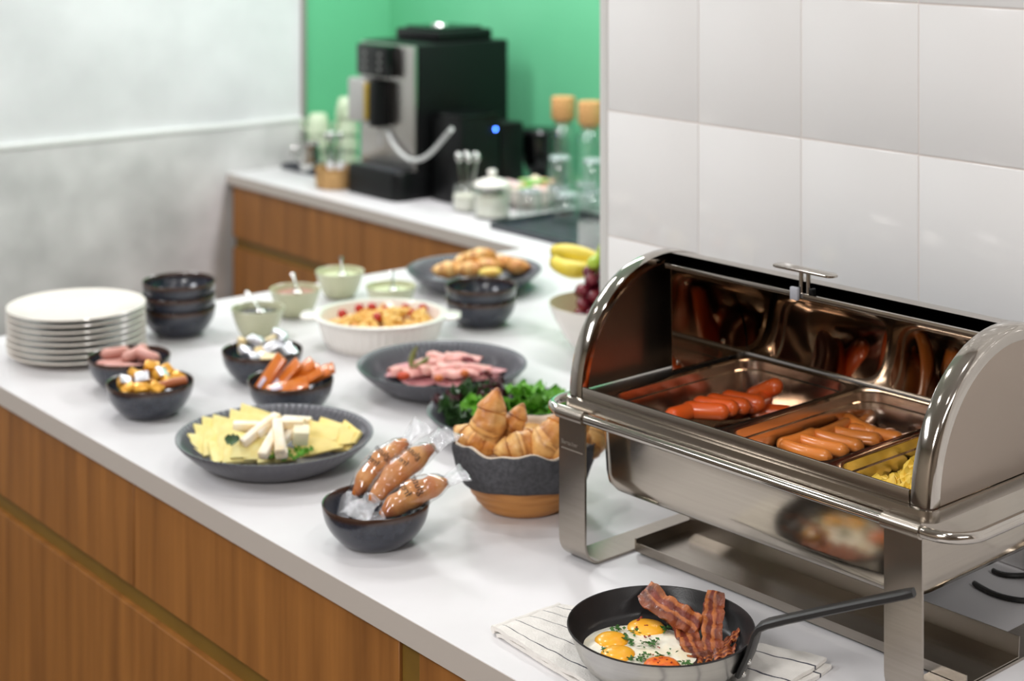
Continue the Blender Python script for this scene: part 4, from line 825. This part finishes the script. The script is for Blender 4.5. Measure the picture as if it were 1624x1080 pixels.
for k, (px, py, z, a, t) in enumerate([(408, 684, 0.050, 0.75, -0.45), (424, 674, 0.056, 0.85, -0.4), (442, 694, 0.048, -1.35, 0.5), (456, 672, 0.058, 0.3, 0.1), (463, 684, 0.046, 1.1, -0.3), (394, 676, 0.040, 0.2, 0.1), (428, 702, 0.040, 1.3, -0.4), (444, 708, 0.034, -1.3, 0.3), (436, 680, 0.040, 0.5, 0), (470, 668, 0.042, -0.2, 0)]):
    o = inst(st[k % 2], 'brie_stick', None, spot(px, py, z), (0, t, YAW + a)); tag(o, ['long slanting brie stick next to the round green leaf', 'topmost slanting brie stick of the cheese heap', 'brie stick hanging down the front of the heap, tan side out', 'brie stick lying across the back of the heap', 'brie stick leaning against the feta block', 'short brie stick at the yellow slices by the green leaf', 'lower brie stick tucked under the long slanting one', 'lowest brie stick at the front of the cheese heap', 'brie stick buried in the middle of the heap', 'brie stick at the back behind the feta block'][k], 'cheese', 'brie sticks')
o = MB().box((-0.013, -0.012, -0.013), (0.013, 0.012, 0.013), 0.002, 2).build('feta_block', M_feta, None, spot(477, 690, 0.042), (0.35, 0.1, YAW + 0.15)); tag(o, 'white feta block between the brie and the smooth yellow slices', 'cheese')
def leaf(L_, wd, ruff, seed, curl=0.3):
    def f(u, v):
        ww = wd * (math.sin(PI * (0.06 + 0.9 * u)) ** 0.7) * (1 + 0.12 * math.sin(u * 22 + seed)); s_ = (v - 0.5) * 2
        return (L_ * (u - 0.5), ww * s_ / 2, curl * L_ * (u - 0.5) ** 2 + ruff * abs(s_) ** 1.5 * math.sin(u * 17 + s_ * 2 + seed) + ruff * 1.2 * nz((u * 4, v * 4, seed)) - 0.15 * wd * (1 - s_ * s_))
    return MB().sheet(f, 18, 8, 0.0007)
o = leaf(0.024, 0.021, 0.001, 3, 0.5).build('herb_leaf', M_leafd, None, spot(368, 697, 0.046), (0.6, 0, YAW)); tag(o, 'round dark green herb leaf on the pale yellow cheese', 'leaf')
hb = leaf(0.02, 0.014, 0.003, 5).mesh('herb_sprig', M_leafg)
for px, py in [(455, 718), (470, 712), (462, 722), (478, 718), (488, 714), (446, 724), (430, 722)]:
    o = inst(hb, 'herb_sprig', None, spot(px, py, 0.020), (rp.uniform(-0.6, 0.6), rp.uniform(-0.6, 0.6), rp.uniform(0, 6))); tag(o, 'small green herb sprig under the feta and brie', 'herb', 'herb sprigs in the cheese dish')
# ---- ham dish
c = ribbed(701, 577, 'grey ribbed dish of folded ham and peppers')
sl = MB().lathe([(0, 0), (0.040, 0.0), (0.041, 0.001), (0.040, 0.002), (0, 0.0022)], 32).mesh('salami_slice', M_salami)
for px, py, z in [(640, 588, 0.016), (655, 578, 0.018), (772, 588, 0.018), (760, 594, 0.016), (785, 592, 0.014), (690, 570, 0.016), (720, 600, 0.014), (668, 598, 0.014)]:
    o = inst(sl, 'salami_slice', None, spot(px, py, z), (rp.uniform(-0.12, 0.12), rp.uniform(-0.12, 0.12), 0)); tag(o, 'flat pink sausage slice lying under the folded ham', 'sausage slice', 'flat pink slices in the ham dish')
def fold(seed, L_=0.07, wd=0.045):
    def f(u, v):
        a = (v - 0.5) * 2.6; rr2 = wd * 0.42 * (1 - 0.35 * u) + 0.004 * nz((u * 4, v * 4, seed))
        return (L_ * (u - 0.5), rr2 * math.sin(a), rr2 * 0.75 * math.cos(a) + 0.005 * nz((u * 3, v * 2, seed + 4)))
    return MB().sheet(f, 14, 14, 0.0018)
hm = [fold(q * 2.7).mesh('ham_slice', M_ham) for q in range(4)]
for k, (px, py, z, a) in enumerate([(706, 572, 0.026, -0.1), (735, 572, 0.028, -0.25), (722, 586, 0.028, 0.1), (752, 588, 0.027, -0.15), (690, 590, 0.024, 0.5), (665, 594, 0.020, 0.4), (738, 597, 0.021, 0.1), (712, 598, 0.019, 0.2), (646, 594, 0.017, 0.3), (680, 580, 0.024, 0.6)]):
    o = inst(hm[k % 4], 'ham_slice', None, spot(px, py, z), (0, 0, YAW + a)); tag(o, ['folded ham slice at the back middle of the ribbed dish', 'folded ham slice at the back beside the dark cured strip', 'folded ham slice in the centre of the ham heap', 'folded ham slice at the end away from the peppers', 'folded ham slice between the tomato wedge and the centre', 'folded ham slice behind the red tomato wedge', 'folded ham slice at the front beside an orange tomato piece', 'folded ham slice at the front rim in the middle', 'folded ham slice lying flat at the pepper end of the dish', 'folded ham slice beside the leaning green pepper'][k], 'ham', 'folded ham slices')
for px, py, a in [(748, 578, -0.3), (768, 592, 0.9), (742, 570, -0.4)]:
    o = MB().tube([(-0.014, 0, 0), (-0.01, 0.001, 0), (0, 0.002, 0.001), (0.01, 0.0, 0), (0.014, 0, 0)], [0.001, 0.0045, 0.005, 0.0045, 0.001], 8).build('dark_meat_strip', M_hamrim, None, spot(px, py, 0.038), (0, 0, YAW + a)); tag(o, 'dark red strip of cured meat beside the folded ham', 'cured meat', 'dark cured strips')
o = MB().tube([spot(652, 582, 0.036) - c, spot(652, 572, 0.044) - c, spot(656, 560, 0.056) - c, spot(662, 549, 0.068) - c], [0.0035, 0.0062, 0.0055, 0.0015], 10).build('green_pepper', M_pepper, None, c); tag(o, 'olive green pepper standing upright in the ham dish', 'pepper')
o = MB().tube([spot(656, 583, 0.034) - c, spot(666, 578, 0.040) - c, spot(676, 571, 0.046) - c, spot(681, 565, 0.050) - c], [0.0035, 0.0058, 0.005, 0.0015], 10).build('green_pepper', M_pepper, None, c); tag(o, 'olive green pepper leaning across the folded ham', 'pepper')
o = MB().ball((0, 0, 0), (0.013, 0.010, 0.008), 14, 8).build('tomato_piece', M_tomato, None, spot(640, 596, 0.030), (0.3, 0, YAW)); tag(o, 'red tomato wedge at the pepper end of the ham dish', 'tomato')
for px, py, lab in [(696, 600, 'small orange tomato piece at the front rim of the ham dish'), (737, 592, 'orange tomato piece tucked between ham folds')]:
    o = MB().ball((0, 0, 0), (0.009, 0.007, 0.007), 12, 8).build('tomato_piece', mat('tomato_orange', (214, 112, 50), 0.3), None, spot(px, py, 0.036), (0, 0, YAW)); tag(o, lab, 'tomato')
# ---- salad dish
c = ribbed(810, 651, 'grey ribbed dish of mixed salad leaves behind the croissants', scale=0.90)
lg_ = [leaf(0.062, 0.046, 0.0055, q, 0.5).mesh('salad_leaf', M_leafg) for q in (1, 2, 3)]; ld = [leaf(0.055, 0.040, 0.0065, q, 0.6).mesh('salad_leaf', M_leafd) for q in (4, 5)]; lp = [leaf(0.050, 0.040, 0.008, q, 0.6).mesh('salad_leaf', M_leafp) for q in (6, 7)]
for px, py, z, k in [(822, 618, 0.066, 'g'), (842, 616, 0.068, 'g'), (858, 628, 0.060, 'g'), (835, 632, 0.056, 'g'), (805, 638, 0.048, 'g'), (815, 644, 0.044, 'g'), (850, 640, 0.050, 'g'), (868, 638, 0.044, 'g'), (798, 645, 0.036, 'g'), (752, 645, 0.046, 'g'), (760, 640, 0.044, 'g'), (740, 622, 0.050, 'd'), (755, 616, 0.050, 'd'), (728, 628, 0.046, 'd'), (770, 622, 0.050, 'd'), (722, 645, 0.040, 'd'), (736, 655, 0.042, 'd'), (715, 655, 0.034, 'd'), (748, 662, 0.034, 'd'), (726, 665, 0.028, 'd'), (785, 618, 0.052, 'd'), (705, 640, 0.036, 'p'), (712, 634, 0.040, 'p'), (782, 610, 0.058, 'p'), (776, 626, 0.056, 'p'), (790, 634, 0.048, 'p'), (700, 648, 0.030, 'p'), (830, 650, 0.036, 'd'), (860, 650, 0.034, 'd'), (882, 645, 0.034, 'g'), (845, 652, 0.04, 'g'), (790, 652, 0.030, 'd'), (770, 650, 0.030, 'd'), (880, 632, 0.040, 'g'), (800, 622, 0.05, 'p')]:
    m_ = {'g': lg_, 'd': ld, 'p': lp}[k]; o = inst(m_[rp.randrange(len(m_))], 'salad_leaf', None, spot(px, py, z), (rp.uniform(-0.5, 0.7), rp.uniform(-0.5, 0.5), rp.uniform(0, 6.28)))
    tag(o, {'g': 'bright green lettuce leaf in the salad dish', 'd': 'dark green salad leaf in the salad dish', 'p': 'purple-brown salad leaf in the salad dish'}[k], 'salad leaf', {'g': 'bright green salad leaves', 'd': 'dark green salad leaves', 'p': 'purple salad leaves'}[k])
# ---- fruit bowl behind the partition edge
c = spot(957, 480, 0.098); c.z = T
fb_ = MB().lathe([(0, 0), (0.052, 0), (0.056, 0.002), (0.080, 0.030), (0.100, 0.066), (0.1125, 0.097), (0.1125, 0.0985), (0.1105, 0.0985)], 56); fbo = thing('fruit_bowl', 'white bowl of bananas and grapes at the end of the tiled wall', 'bowl', c, YAW)
fb_.build('bowl_outside', M_ceram2, fbo)
MB().lathe([(0.1108, 0.0984), (0.098, 0.066), (0.078, 0.032), (0.054, 0.008), (0, 0.007)], 56).build('bowl_inside', mat('beige_glaze', (214, 196, 158), 0.35), fbo)
gm = MB().ball((0, 0, 0), (0.0132, 0.0132, 0.0145), 14, 10)
gr = gm.mesh('red_grape', M_grape); gg = gm.mesh('green_grape', M_grapeg)
rp = random.Random(8); n = 0
pts = []
def far(p, dmin): return all((p - q).length > dmin for q in pts)
for k in range(12000):
    x, y, z = rp.uniform(-0.075, 0.08), rp.uniform(-0.07, 0.07), rp.uniform(0.05, 0.215)
    if ((x - 0.012) ** 2 + y * y) > (0.078 * (1 - max(0, z - 0.09) / 0.19)) ** 2: continue
    if x < -0.045 and z > 0.075: continue
    p = Vector((x, y, z))
    if not far(p, 0.0236): continue
    pts.append(p); 
    if len(pts) > 110: break
for p in pts:
    green = p.z > 0.165
    o = inst(gg if green else gr, 'green_grape' if green else 'red_grape', None, off(c, p.x, p.y, p.z), (rp.uniform(0, 3), rp.uniform(0, 3), 0)); tag(o, 'pale green grape on top of the fruit heap' if green else 'dark red grape heaped in the white fruit bowl', 'grape', 'green grapes' if green else 'red grapes')
def banana(P, r=0.0195):
    n = 20; pts_ = [bez(P, i / n) for i in range(n + 1)]; rad = []; tn = []
    for i in range(n + 1):
        t = i / n; rad.append(r * (0.28 + 0.72 * math.sin(PI * min(1, max(0, 0.1 + t * 0.86))) ** 0.5) if 0 < i < n else r * 0.25); tn.append(1.0 if i < 2 or i > n - 2 else 0.0)
    return MB().tube(pts_, rad, 6, tint=tn, rfun=lambda t, a: 1.0)
b0 = off(c, -0.085, 0.0, 0.0)
for k, (pts_, lab) in enumerate([([(874, 402, 0.148), (892, 396, 0.158), (930, 404, 0.158), (962, 418, 0.140)], 'upper banana of the two reaching over the fruit bowl rim'), ([(878, 412, 0.140), (892, 431, 0.132), (920, 432, 0.139), (955, 424, 0.129)], 'lower banana of the two reaching over the fruit bowl rim')]):
    P0 = spot(*pts_[0]); o = banana([spot(*q) - P0 for q in pts_]).build('banana', M_banana, None, P0, ang=180); tag(o, lab, 'banana', 'bananas in the fruit bowl')
# ------------------------------------------------------------------ niche: coffee machine and drinks
cmx, cmy = 3.03, 4.20
cm = thing('coffee_machine', 'black bean-to-cup coffee machine with a steel front on the niche counter', 'coffee machine', (cmx, cmy, T))
MB().box((0.004, 0, 0.0), (0.36, 0.300, 0.476), 0.006).build('housing', M_black, cm)
MB().box((-0.010, 0.003, 0.075), (0.004, 0.297, 0.472), 0.004).build('steel_front', mat('steel_front', (190, 186, 182), 0.3, 1.0), cm)
MB().box((0.10, 0.03, 0.476), (0.32, 0.26, 0.512), 0.008).build('bean_hopper', M_black, cm)
MB().box((0.12, 0.06, 0.512), (0.30, 0.23, 0.520), 0.004).build('hopper_lid', M_blackg, cm)
MB().ball((0.19, 0.14, 0.520), (0.028, 0.028, 0.014), 16, 8).build('lid_knob', M_chrome, cm)
sc = MB().box((-0.055, 0.085, 0.372), (-0.010, 0.255, 0.470), 0.006).build('display', M_blackg, cm)
for gy in (0.115, 0.195):
    for k in range(3): MB().ball((-0.0555, gy + 0.01, 0.395 + k * 0.023), (0.002, 0.010, 0.006), 10, 6).build('display_icon', mat('icon_grey', (120, 120, 118), 0.5), sc)
MB().box((-0.075, 0.185, 0.225), (-0.010, 0.275, 0.362), 0.008).build('milk_frother', M_panelw, cm)
MB().box((-0.073, 0.172, 0.235), (-0.020, 0.1845, 0.35), 0.003).build('frother_label', M_ylw, cm)
MB().box((-0.070, 0.125, 0.215), (-0.010, 0.165, 0.36), 0.006).build('spout', M_black, cm)
MB().tube([(-0.04, 0.145, 0.215), (-0.04, 0.145, 0.150)], 0.006, 10).build('nozzle', M_grey, cm)
g = [rr(0.110, 0.141, 0.03, z, 6, 0.030, 0.140) for z in (0.0, 0.082, 0.088)]; g[2] = rr(0.106, 0.137, 0.03, 0.088, 6, 0.030, 0.140)
MB().loft(g).build('drip_tray', M_black, cm)
MB().box((-0.070, 0.03, 0.0882), (-0.012, 0.255, 0.0902), 0.001).build('drip_grid', M_slate, cm)
o = MB().tube([bez([spot(601, 150, 0.27) - Vector((cmx, cmy, T)), Vector((-0.09, 0.09, 0.30)), Vector((-0.05, 0.06, 0.07)), Vector((0.0, 0.0, 0.06)), Vector((-0.0, -0.09, 0.17)), spot(716, 205, 0.262) - Vector((cmx, cmy, T))], i / 24) for i in range(25)], 0.0075, 10).build('milk_tube', M_tube, cm)
mk = thing('milk_cooler', 'black milk cooler with a blue light beside the coffee machine', 'milk cooler', (3.07, 4.03, T))
MB().box((0, 0, 0), (0.15, 0.145, 0.262), 0.006).build('cooler_body', M_black, mk)
MB().box((-0.002, -0.002, 0.2625), (0.152, 0.147, 0.272), 0.003).build('cooler_lid', M_blackg, mk)
MB().box((0.155, 0.0, 0), (0.245, 0.145, 0.235), 0.006).build('side_housing', M_black, mk)
lp_ = spot(794, 208, 0.24); 
MB().ball((0.13, -0.004, 0.222), (0.0045, 0.002, 0.0045), 12, 8).build('blue_light', mat('blue_led', (60, 110, 255), 0.4, emit=((60, 110, 255), 22.0)), mk)
# trays, cups, pitchers and basket left of the machine
o = MB(); g = [rr(0.12, 0.15, 0.02, z, 5) for z in (0.0, 0.014)] + [rr(0.115, 0.145, 0.018, 0.015, 5), rr(0.112, 0.142, 0.016, 0.005, 5)]
o.loft(g); tb = o.mesh('black_tray', M_slate)
o = inst(tb, 'serving_tray', None, (3.145, 4.855, T + 0.0005)); tag(o, 'black serving tray under the cups and silver pitcher in the corner', 'tray')
tr_me = MB().loft([rr(0.16, 0.20, 0.02, z, 5) for z in (0.0, 0.016)] + [rr(0.155, 0.195, 0.018, 0.017, 5), rr(0.152, 0.192, 0.016, 0.004, 5)]).mesh('drinks_tray', M_slate)
o = inst(tr_me, 'serving_tray', None, (3.085, 3.52, T + 0.0005), (0, 0, 0)); tag(o, 'flat dark tray at the near end of the niche counter by the tumbler'.replace('at the near end of', 'in front of the glasses on'), 'tray')
cu = MB().lathe([(0, 0), (0.026, 0), (0.029, 0.004), (0.036, 0.03), (0.040, 0.068), (0.0385, 0.069), (0.034, 0.03), (0.026, 0.006), (0, 0.005)], 32).mesh('cup_body', M_cupg)
ch = MB().tube([(0.037, 0, 0.055), (0.052, 0, 0.056), (0.060, 0, 0.043), (0.054, 0, 0.028), (0.036, 0, 0.022)], 0.0042, 8).mesh('cup_handle', M_cupg)
def cup(x, y, z, rz, label, flip=False):
    e = thing('coffee_cup', label, 'cup', (x, y, T + z), 0, 'pale green cups'); e.rotation_euler = (PI if flip else 0, 0, rz); inst(cu, 'cup_body', e); inst(ch, 'cup_handle', e); return e
for i in range(4): cup(3.225, 4.885, 0.006 + 0.069 + 0.0550 * i, 2.2 + i * 0.5, ['lowest', 'second', 'third', 'topmost'][i] + ' upside-down pale green cup of the taller stack by the coffee machine', True)
for i in range(3): cup(3.145, 4.945, 0.069 + 0.0058 + 0.0550 * i, 1.0 + i * 0.6, ['lowest', 'middle', 'top'][i] + ' pale green cup of the shorter stack against the panel wall', True)
pi_ = thing('milk_pitcher', 'silver milk pitcher on the black tray in the corner', 'pitcher', (3.055, 4.85, T + 0.0055), 0)
MB().lathe([(0, 0), (0.032, 0), (0.035, 0.003), (0.037, 0.03), (0.034, 0.06), (0.030, 0.085), (0.033, 0.10), (0.032, 0.10), (0.029, 0.085), (0.033, 0.06), (0.035, 0.03), (0, 0.004)], 32).build('pitcher_body', M_chrome, pi_)
MB().tube([(-0.030, 0.01, 0.088), (-0.055, 0.02, 0.085), (-0.060, 0.022, 0.055), (-0.035, 0.012, 0.03)], 0.004, 8).build('pitcher_handle', M_chrome, pi_)
cy_ = thing('cutlery_glass', 'glass of metal spoons between silver pitcher and tall cups', 'glass', (3.10, 4.775, T + 0.0055))
MB().lathe([(0, 0), (0.028, 0), (0.034, 0.09), (0.0328, 0.09), (0.027, 0.003), (0, 0.003)], 24).build('glass_body', M_glass, cy_)
for k in range(5):
    a = k * 1.3; o = MB(); o.tube([(0, 0, 0.0), (0.012 * math.cos(a), 0.012 * math.sin(a), 0.10)], 0.0022, 6); o.ball((0.014 * math.cos(a), 0.014 * math.sin(a), 0.118), (0.009, 0.009, 0.016), 10, 8)
    o = o.build('teaspoon', M_chrome, None, (3.10 + 0.010 * math.cos(a), 4.775 + 0.010 * math.sin(a), T + 0.010)); tag(o, 'metal spoon standing in the glass beside the pitcher', 'spoon', 'spoons in the glass')
bs = thing('sugar_basket', 'small round wicker basket of sugar sticks beside the drip tray', 'basket', (2.965, 4.555, T), 0); bs.scale = (1.25, 1.25, 1.2)
MB().lathe([(0, 0), (0.046, 0), (0.050, 0.003), (0.053, 0.02), (0.052, 0.045), (0.050, 0.052), (0.046, 0.052), (0.047, 0.03), (0.044, 0.006), (0, 0.006)], 40, rib=lambda k, r, z, a: (r + (0.0016 * math.sin(a * 20 + k * PI) if 2 <= k <= 5 else 0), z)).build('woven_side', M_wicker, bs)
MB().tube([Vector((0.051 * math.cos(a * 0.2618), 0.051 * math.sin(a * 0.2618), 0.052)) for a in range(24)], 0.0032, 8, closed=True).build('basket_rim', M_wicker, bs)
sg = MB().box((-0.004, -0.004, 0), (0.004, 0.004, 0.07), 0.001).mesh('sugar_stick', mat('paper_white', (236, 236, 240), 0.6))
for k in range(9):
    o = inst(sg, 'sugar_stick', None, (2.965 + 0.022 * math.cos(k * 1.4), 4.555 + 0.022 * math.sin(k * 1.4), T + 0.009), (0.12 * math.sin(k * 1.4) * -1, 0.12 * math.cos(k * 1.4), k)); tag(o, 'white paper sugar stick standing in the wicker basket', 'sugar stick', 'sugar sticks')
# glass jars in front of the milk cooler
jar = MB().lathe([(0, 0), (0.036, 0), (0.040, 0.004), (0.042, 0.03), (0.041, 0.062), (0.036, 0.070), (0.0345, 0.070), (0.039, 0.06), (0.040, 0.03), (0.037, 0.005), (0, 0.004)], 32).mesh('jar_body', M_glass)
def jar_thing(x, y, label, fill, fm, lidm=None, sc=1.0):
    e = thing('glass_jar', label, 'jar', (x, y, T), 0, 'jars on the niche counter'); e.scale = (sc, sc, sc); inst(jar, 'jar_body', e)
    MB().lathe([(0, 0.0045), (0.0365, 0.0055), (0.0388, 0.03), (0.038, fill - 0.002), (0, fill)], 28).build('filling', fm, e)
    if lidm:
        ld_ = MB().lathe([(0, 0.0705), (0.041, 0.0705), (0.042, 0.073), (0.038, 0.080), (0.016, 0.088), (0.006, 0.090), (0.006, 0.094), (0.011, 0.101), (0.008, 0.107), (0, 0.108)], 28).build('jar_lid', lidm, e)
    return e
jar_thing(3.045, 3.965, 'open glass jar of cream powder in front of the black milk cooler', 0.046, M_cream, None, 1.1)
jar_thing(3.035, 3.835, 'glass jar with a white domed lid beside the cream powder', 0.050, M_cream, M_ceram2, 1.3)
sp_ = [(3.05, 3.965)]
for k in range(6):
    a = k * 1.05; o = MB(); o.tube([(0, 0, 0), (0.016 * math.cos(a), 0.016 * math.sin(a), 0.10)], 0.0020, 6); o.ball((0.017 * math.cos(a), 0.017 * math.sin(a), 0.112), (0.009, 0.009, 0.013), 10, 8)
    o = o.build('teaspoon', M_chrome, None, (3.045 + 0.014 * math.cos(a), 3.965 + 0.014 * math.sin(a), T + 0.047)); tag(o, 'metal spoon standing in the jar of cream powder', 'spoon', 'spoons in the cream powder')
# upside-down tumblers
gt = MB().lathe([(0, 0.088), (0.030, 0.088), (0.032, 0.085), (0.0385, 0.002), (0.0385, 0.0), (0.0368, 0.0), (0.0305, 0.078), (0, 0.079)], 36).mesh('tumbler', M_glass)
gbm = MB().lathe([(0, 0.0795), (0.029, 0.0795), (0.0308, 0.083), (0.0300, 0.0875), (0, 0.0880)], 28).mesh('glass_base', film_mat('highlight_glass', (0.95, 0.97, 0.97), 1.5, 0.05, (236, 242, 244), 0.5))  # white body colour paints in the bright highlights of the thick base
for k, (x, y, z, lab) in enumerate([(3.095, 3.735, 0, 'single upside-down tumbler beside the lidded jar'), (3.195, 3.72, 0, 'lower tumbler of the two stacked upside down in front of the bottles'), (3.195, 3.72, 0.0885, 'upper tumbler of the two stacked upside down in front of the bottles'), (3.235, 3.615, 0, 'lowest tumbler of the stack by the tiled wall edge'), (3.235, 3.615, 0.0885, 'upper tumbler of the stack by the tiled wall edge'), (3.12, 3.60, 0.005, 'tumbler standing upside down on the flat dark tray'), (3.30, 3.72, 0, 'upside-down tumbler just behind the two stacked ones')]):
    zz = 0.0182 if k == 5 else z
    o = thing('tumbler', lab, 'glass', (x, y, T + (0.005 if k == 5 else z)), 0, 'upside-down tumblers'); inst(gt, 'glass_wall', o); inst(gbm, 'glass_base', o); 0 and tag(o, lab, 'glass', 'upside-down tumblers')
o = MB().lathe([(0, 0), (0.033, 0), (0.034, 0.003), (0.034, 0.075), (0.0325, 0.075), (0.032, 0.006), (0, 0.006)], 32).build('water_tumbler', film_mat('frosted_glass', (0.85, 0.86, 0.86), 1.5, 0.1, (210, 210, 208), 0.25), None, (2.955, 3.315, T)); tag(o, 'upright frosted tumbler between the dark tray and the grapes', 'glass')
# corked bottles
bt = MB().lathe([(0, 0), (0.040, 0), (0.044, 0.004), (0.044, 0.198), (0.042, 0.214), (0.034, 0.228), (0.029, 0.234), (0.029, 0.254), (0.0275, 0.254), (0.0275, 0.235), (0.0325, 0.226), (0.040, 0.212), (0.0422, 0.196), (0.0422, 0.006), (0, 0.006)], 40).mesh('bottle_body', M_glass)
ck = MB().lathe([(0, 0.242), (0.0265, 0.242), (0.0265, 0.2545), (0.0355, 0.2550), (0.0365, 0.257), (0.0365, 0.318), (0.035, 0.321), (0, 0.321)], 28).mesh('cork_stopper', M_cork)
for x, y, lab in [(3.36, 3.895, 'corked clear glass bottle nearer the coffee machine'), (3.345, 3.755, 'corked clear glass bottle nearer the tiled wall')]:
    e = thing('glass_bottle', lab, 'bottle', (x, y, T), 0, 'corked water bottles'); inst(bt, 'bottle_body', e); inst(ck, 'cork_stopper', e)
# dish of tea bags
td = MB().lathe([(0, 0), (0.05, 0), (0.054, 0.003), (0.085, 0.04), (0.092, 0.06), (0.090, 0.061), (0.082, 0.04), (0.052, 0.006), (0, 0.006)], 40).build('tea_bowl', M_ceram, None, (3.235, 3.90, T)); tag(td, 'white bowl of colourful tea bags behind the jars', 'bowl')
rp = random.Random(4)
for nme, lb_, colr in [('orange', 'peach', (232, 178, 140)), ('green', 'light green', (160, 220, 120)), ('white', 'white', (240, 238, 232)), ('pink', 'pink', (226, 190, 190)), ('cream', 'cream', (232, 222, 190))]:
    tp = packet(0.05, 0.042, 0.006, mat('tea_' + nme, colr, 0.5), name='tea_bag')
    for k in range(4):
        a = rp.uniform(0, 6.28); q = rp.uniform(0.0, 0.055); o = inst(tp, 'tea_bag', None, (3.235 + q * math.cos(a), 3.90 + q * math.sin(a), T + 0.052 + rp.uniform(0, 0.022)), (rp.uniform(-0.5, 0.5), rp.uniform(-0.5, 0.5), rp.uniform(0, 6))); tag(o, lb_ + ' tea bag envelope heaped in the white bowl', 'tea bag', lb_ + ' tea bags')
# black kettle behind the bottles
kt = thing('kettle', 'black kettle behind the corked glass bottles', 'kettle', (3.425, 4.085, T), 0)
MB().lathe([(0, 0), (0.05, 0), (0.052, 0.01), (0.030, 0.03), (0.030, 0.06), (0.045, 0.075), (0.062, 0.12), (0.068, 0.19), (0.060, 0.20), (0, 0.205)], 36).build('kettle_body', M_blackg, kt)
MB().tube([(-0.06, 0, 0.19), (-0.10, 0, 0.185), (-0.105, 0, 0.14), (-0.062, 0, 0.11)], 0.008, 8).build('kettle_handle', M_black, kt)
# black cables behind the chafing dish
for k, (P, lab) in enumerate([([spot(1545, 925, 0.004), spot(1580, 948, 0.004), spot(1610, 958, 0.004), spot(1680, 962, 0.004), spot(1760, 930, 0.004)], 'lower black power cable on the worktop beside the chafing dish'), ([spot(1575, 905, 0.004), spot(1600, 920, 0.004), spot(1640, 915, 0.004), spot(1720, 895, 0.004), spot(1800, 880, 0.004)], 'upper black power cable on the worktop beside the chafing dish')]):
    o = MB().tube([bez(P, i / 20) - P[0] for i in range(21)], 0.0038, 8).build('power_cable', M_rubber, None, P[0]); tag(o, lab, 'cable', 'power cables')
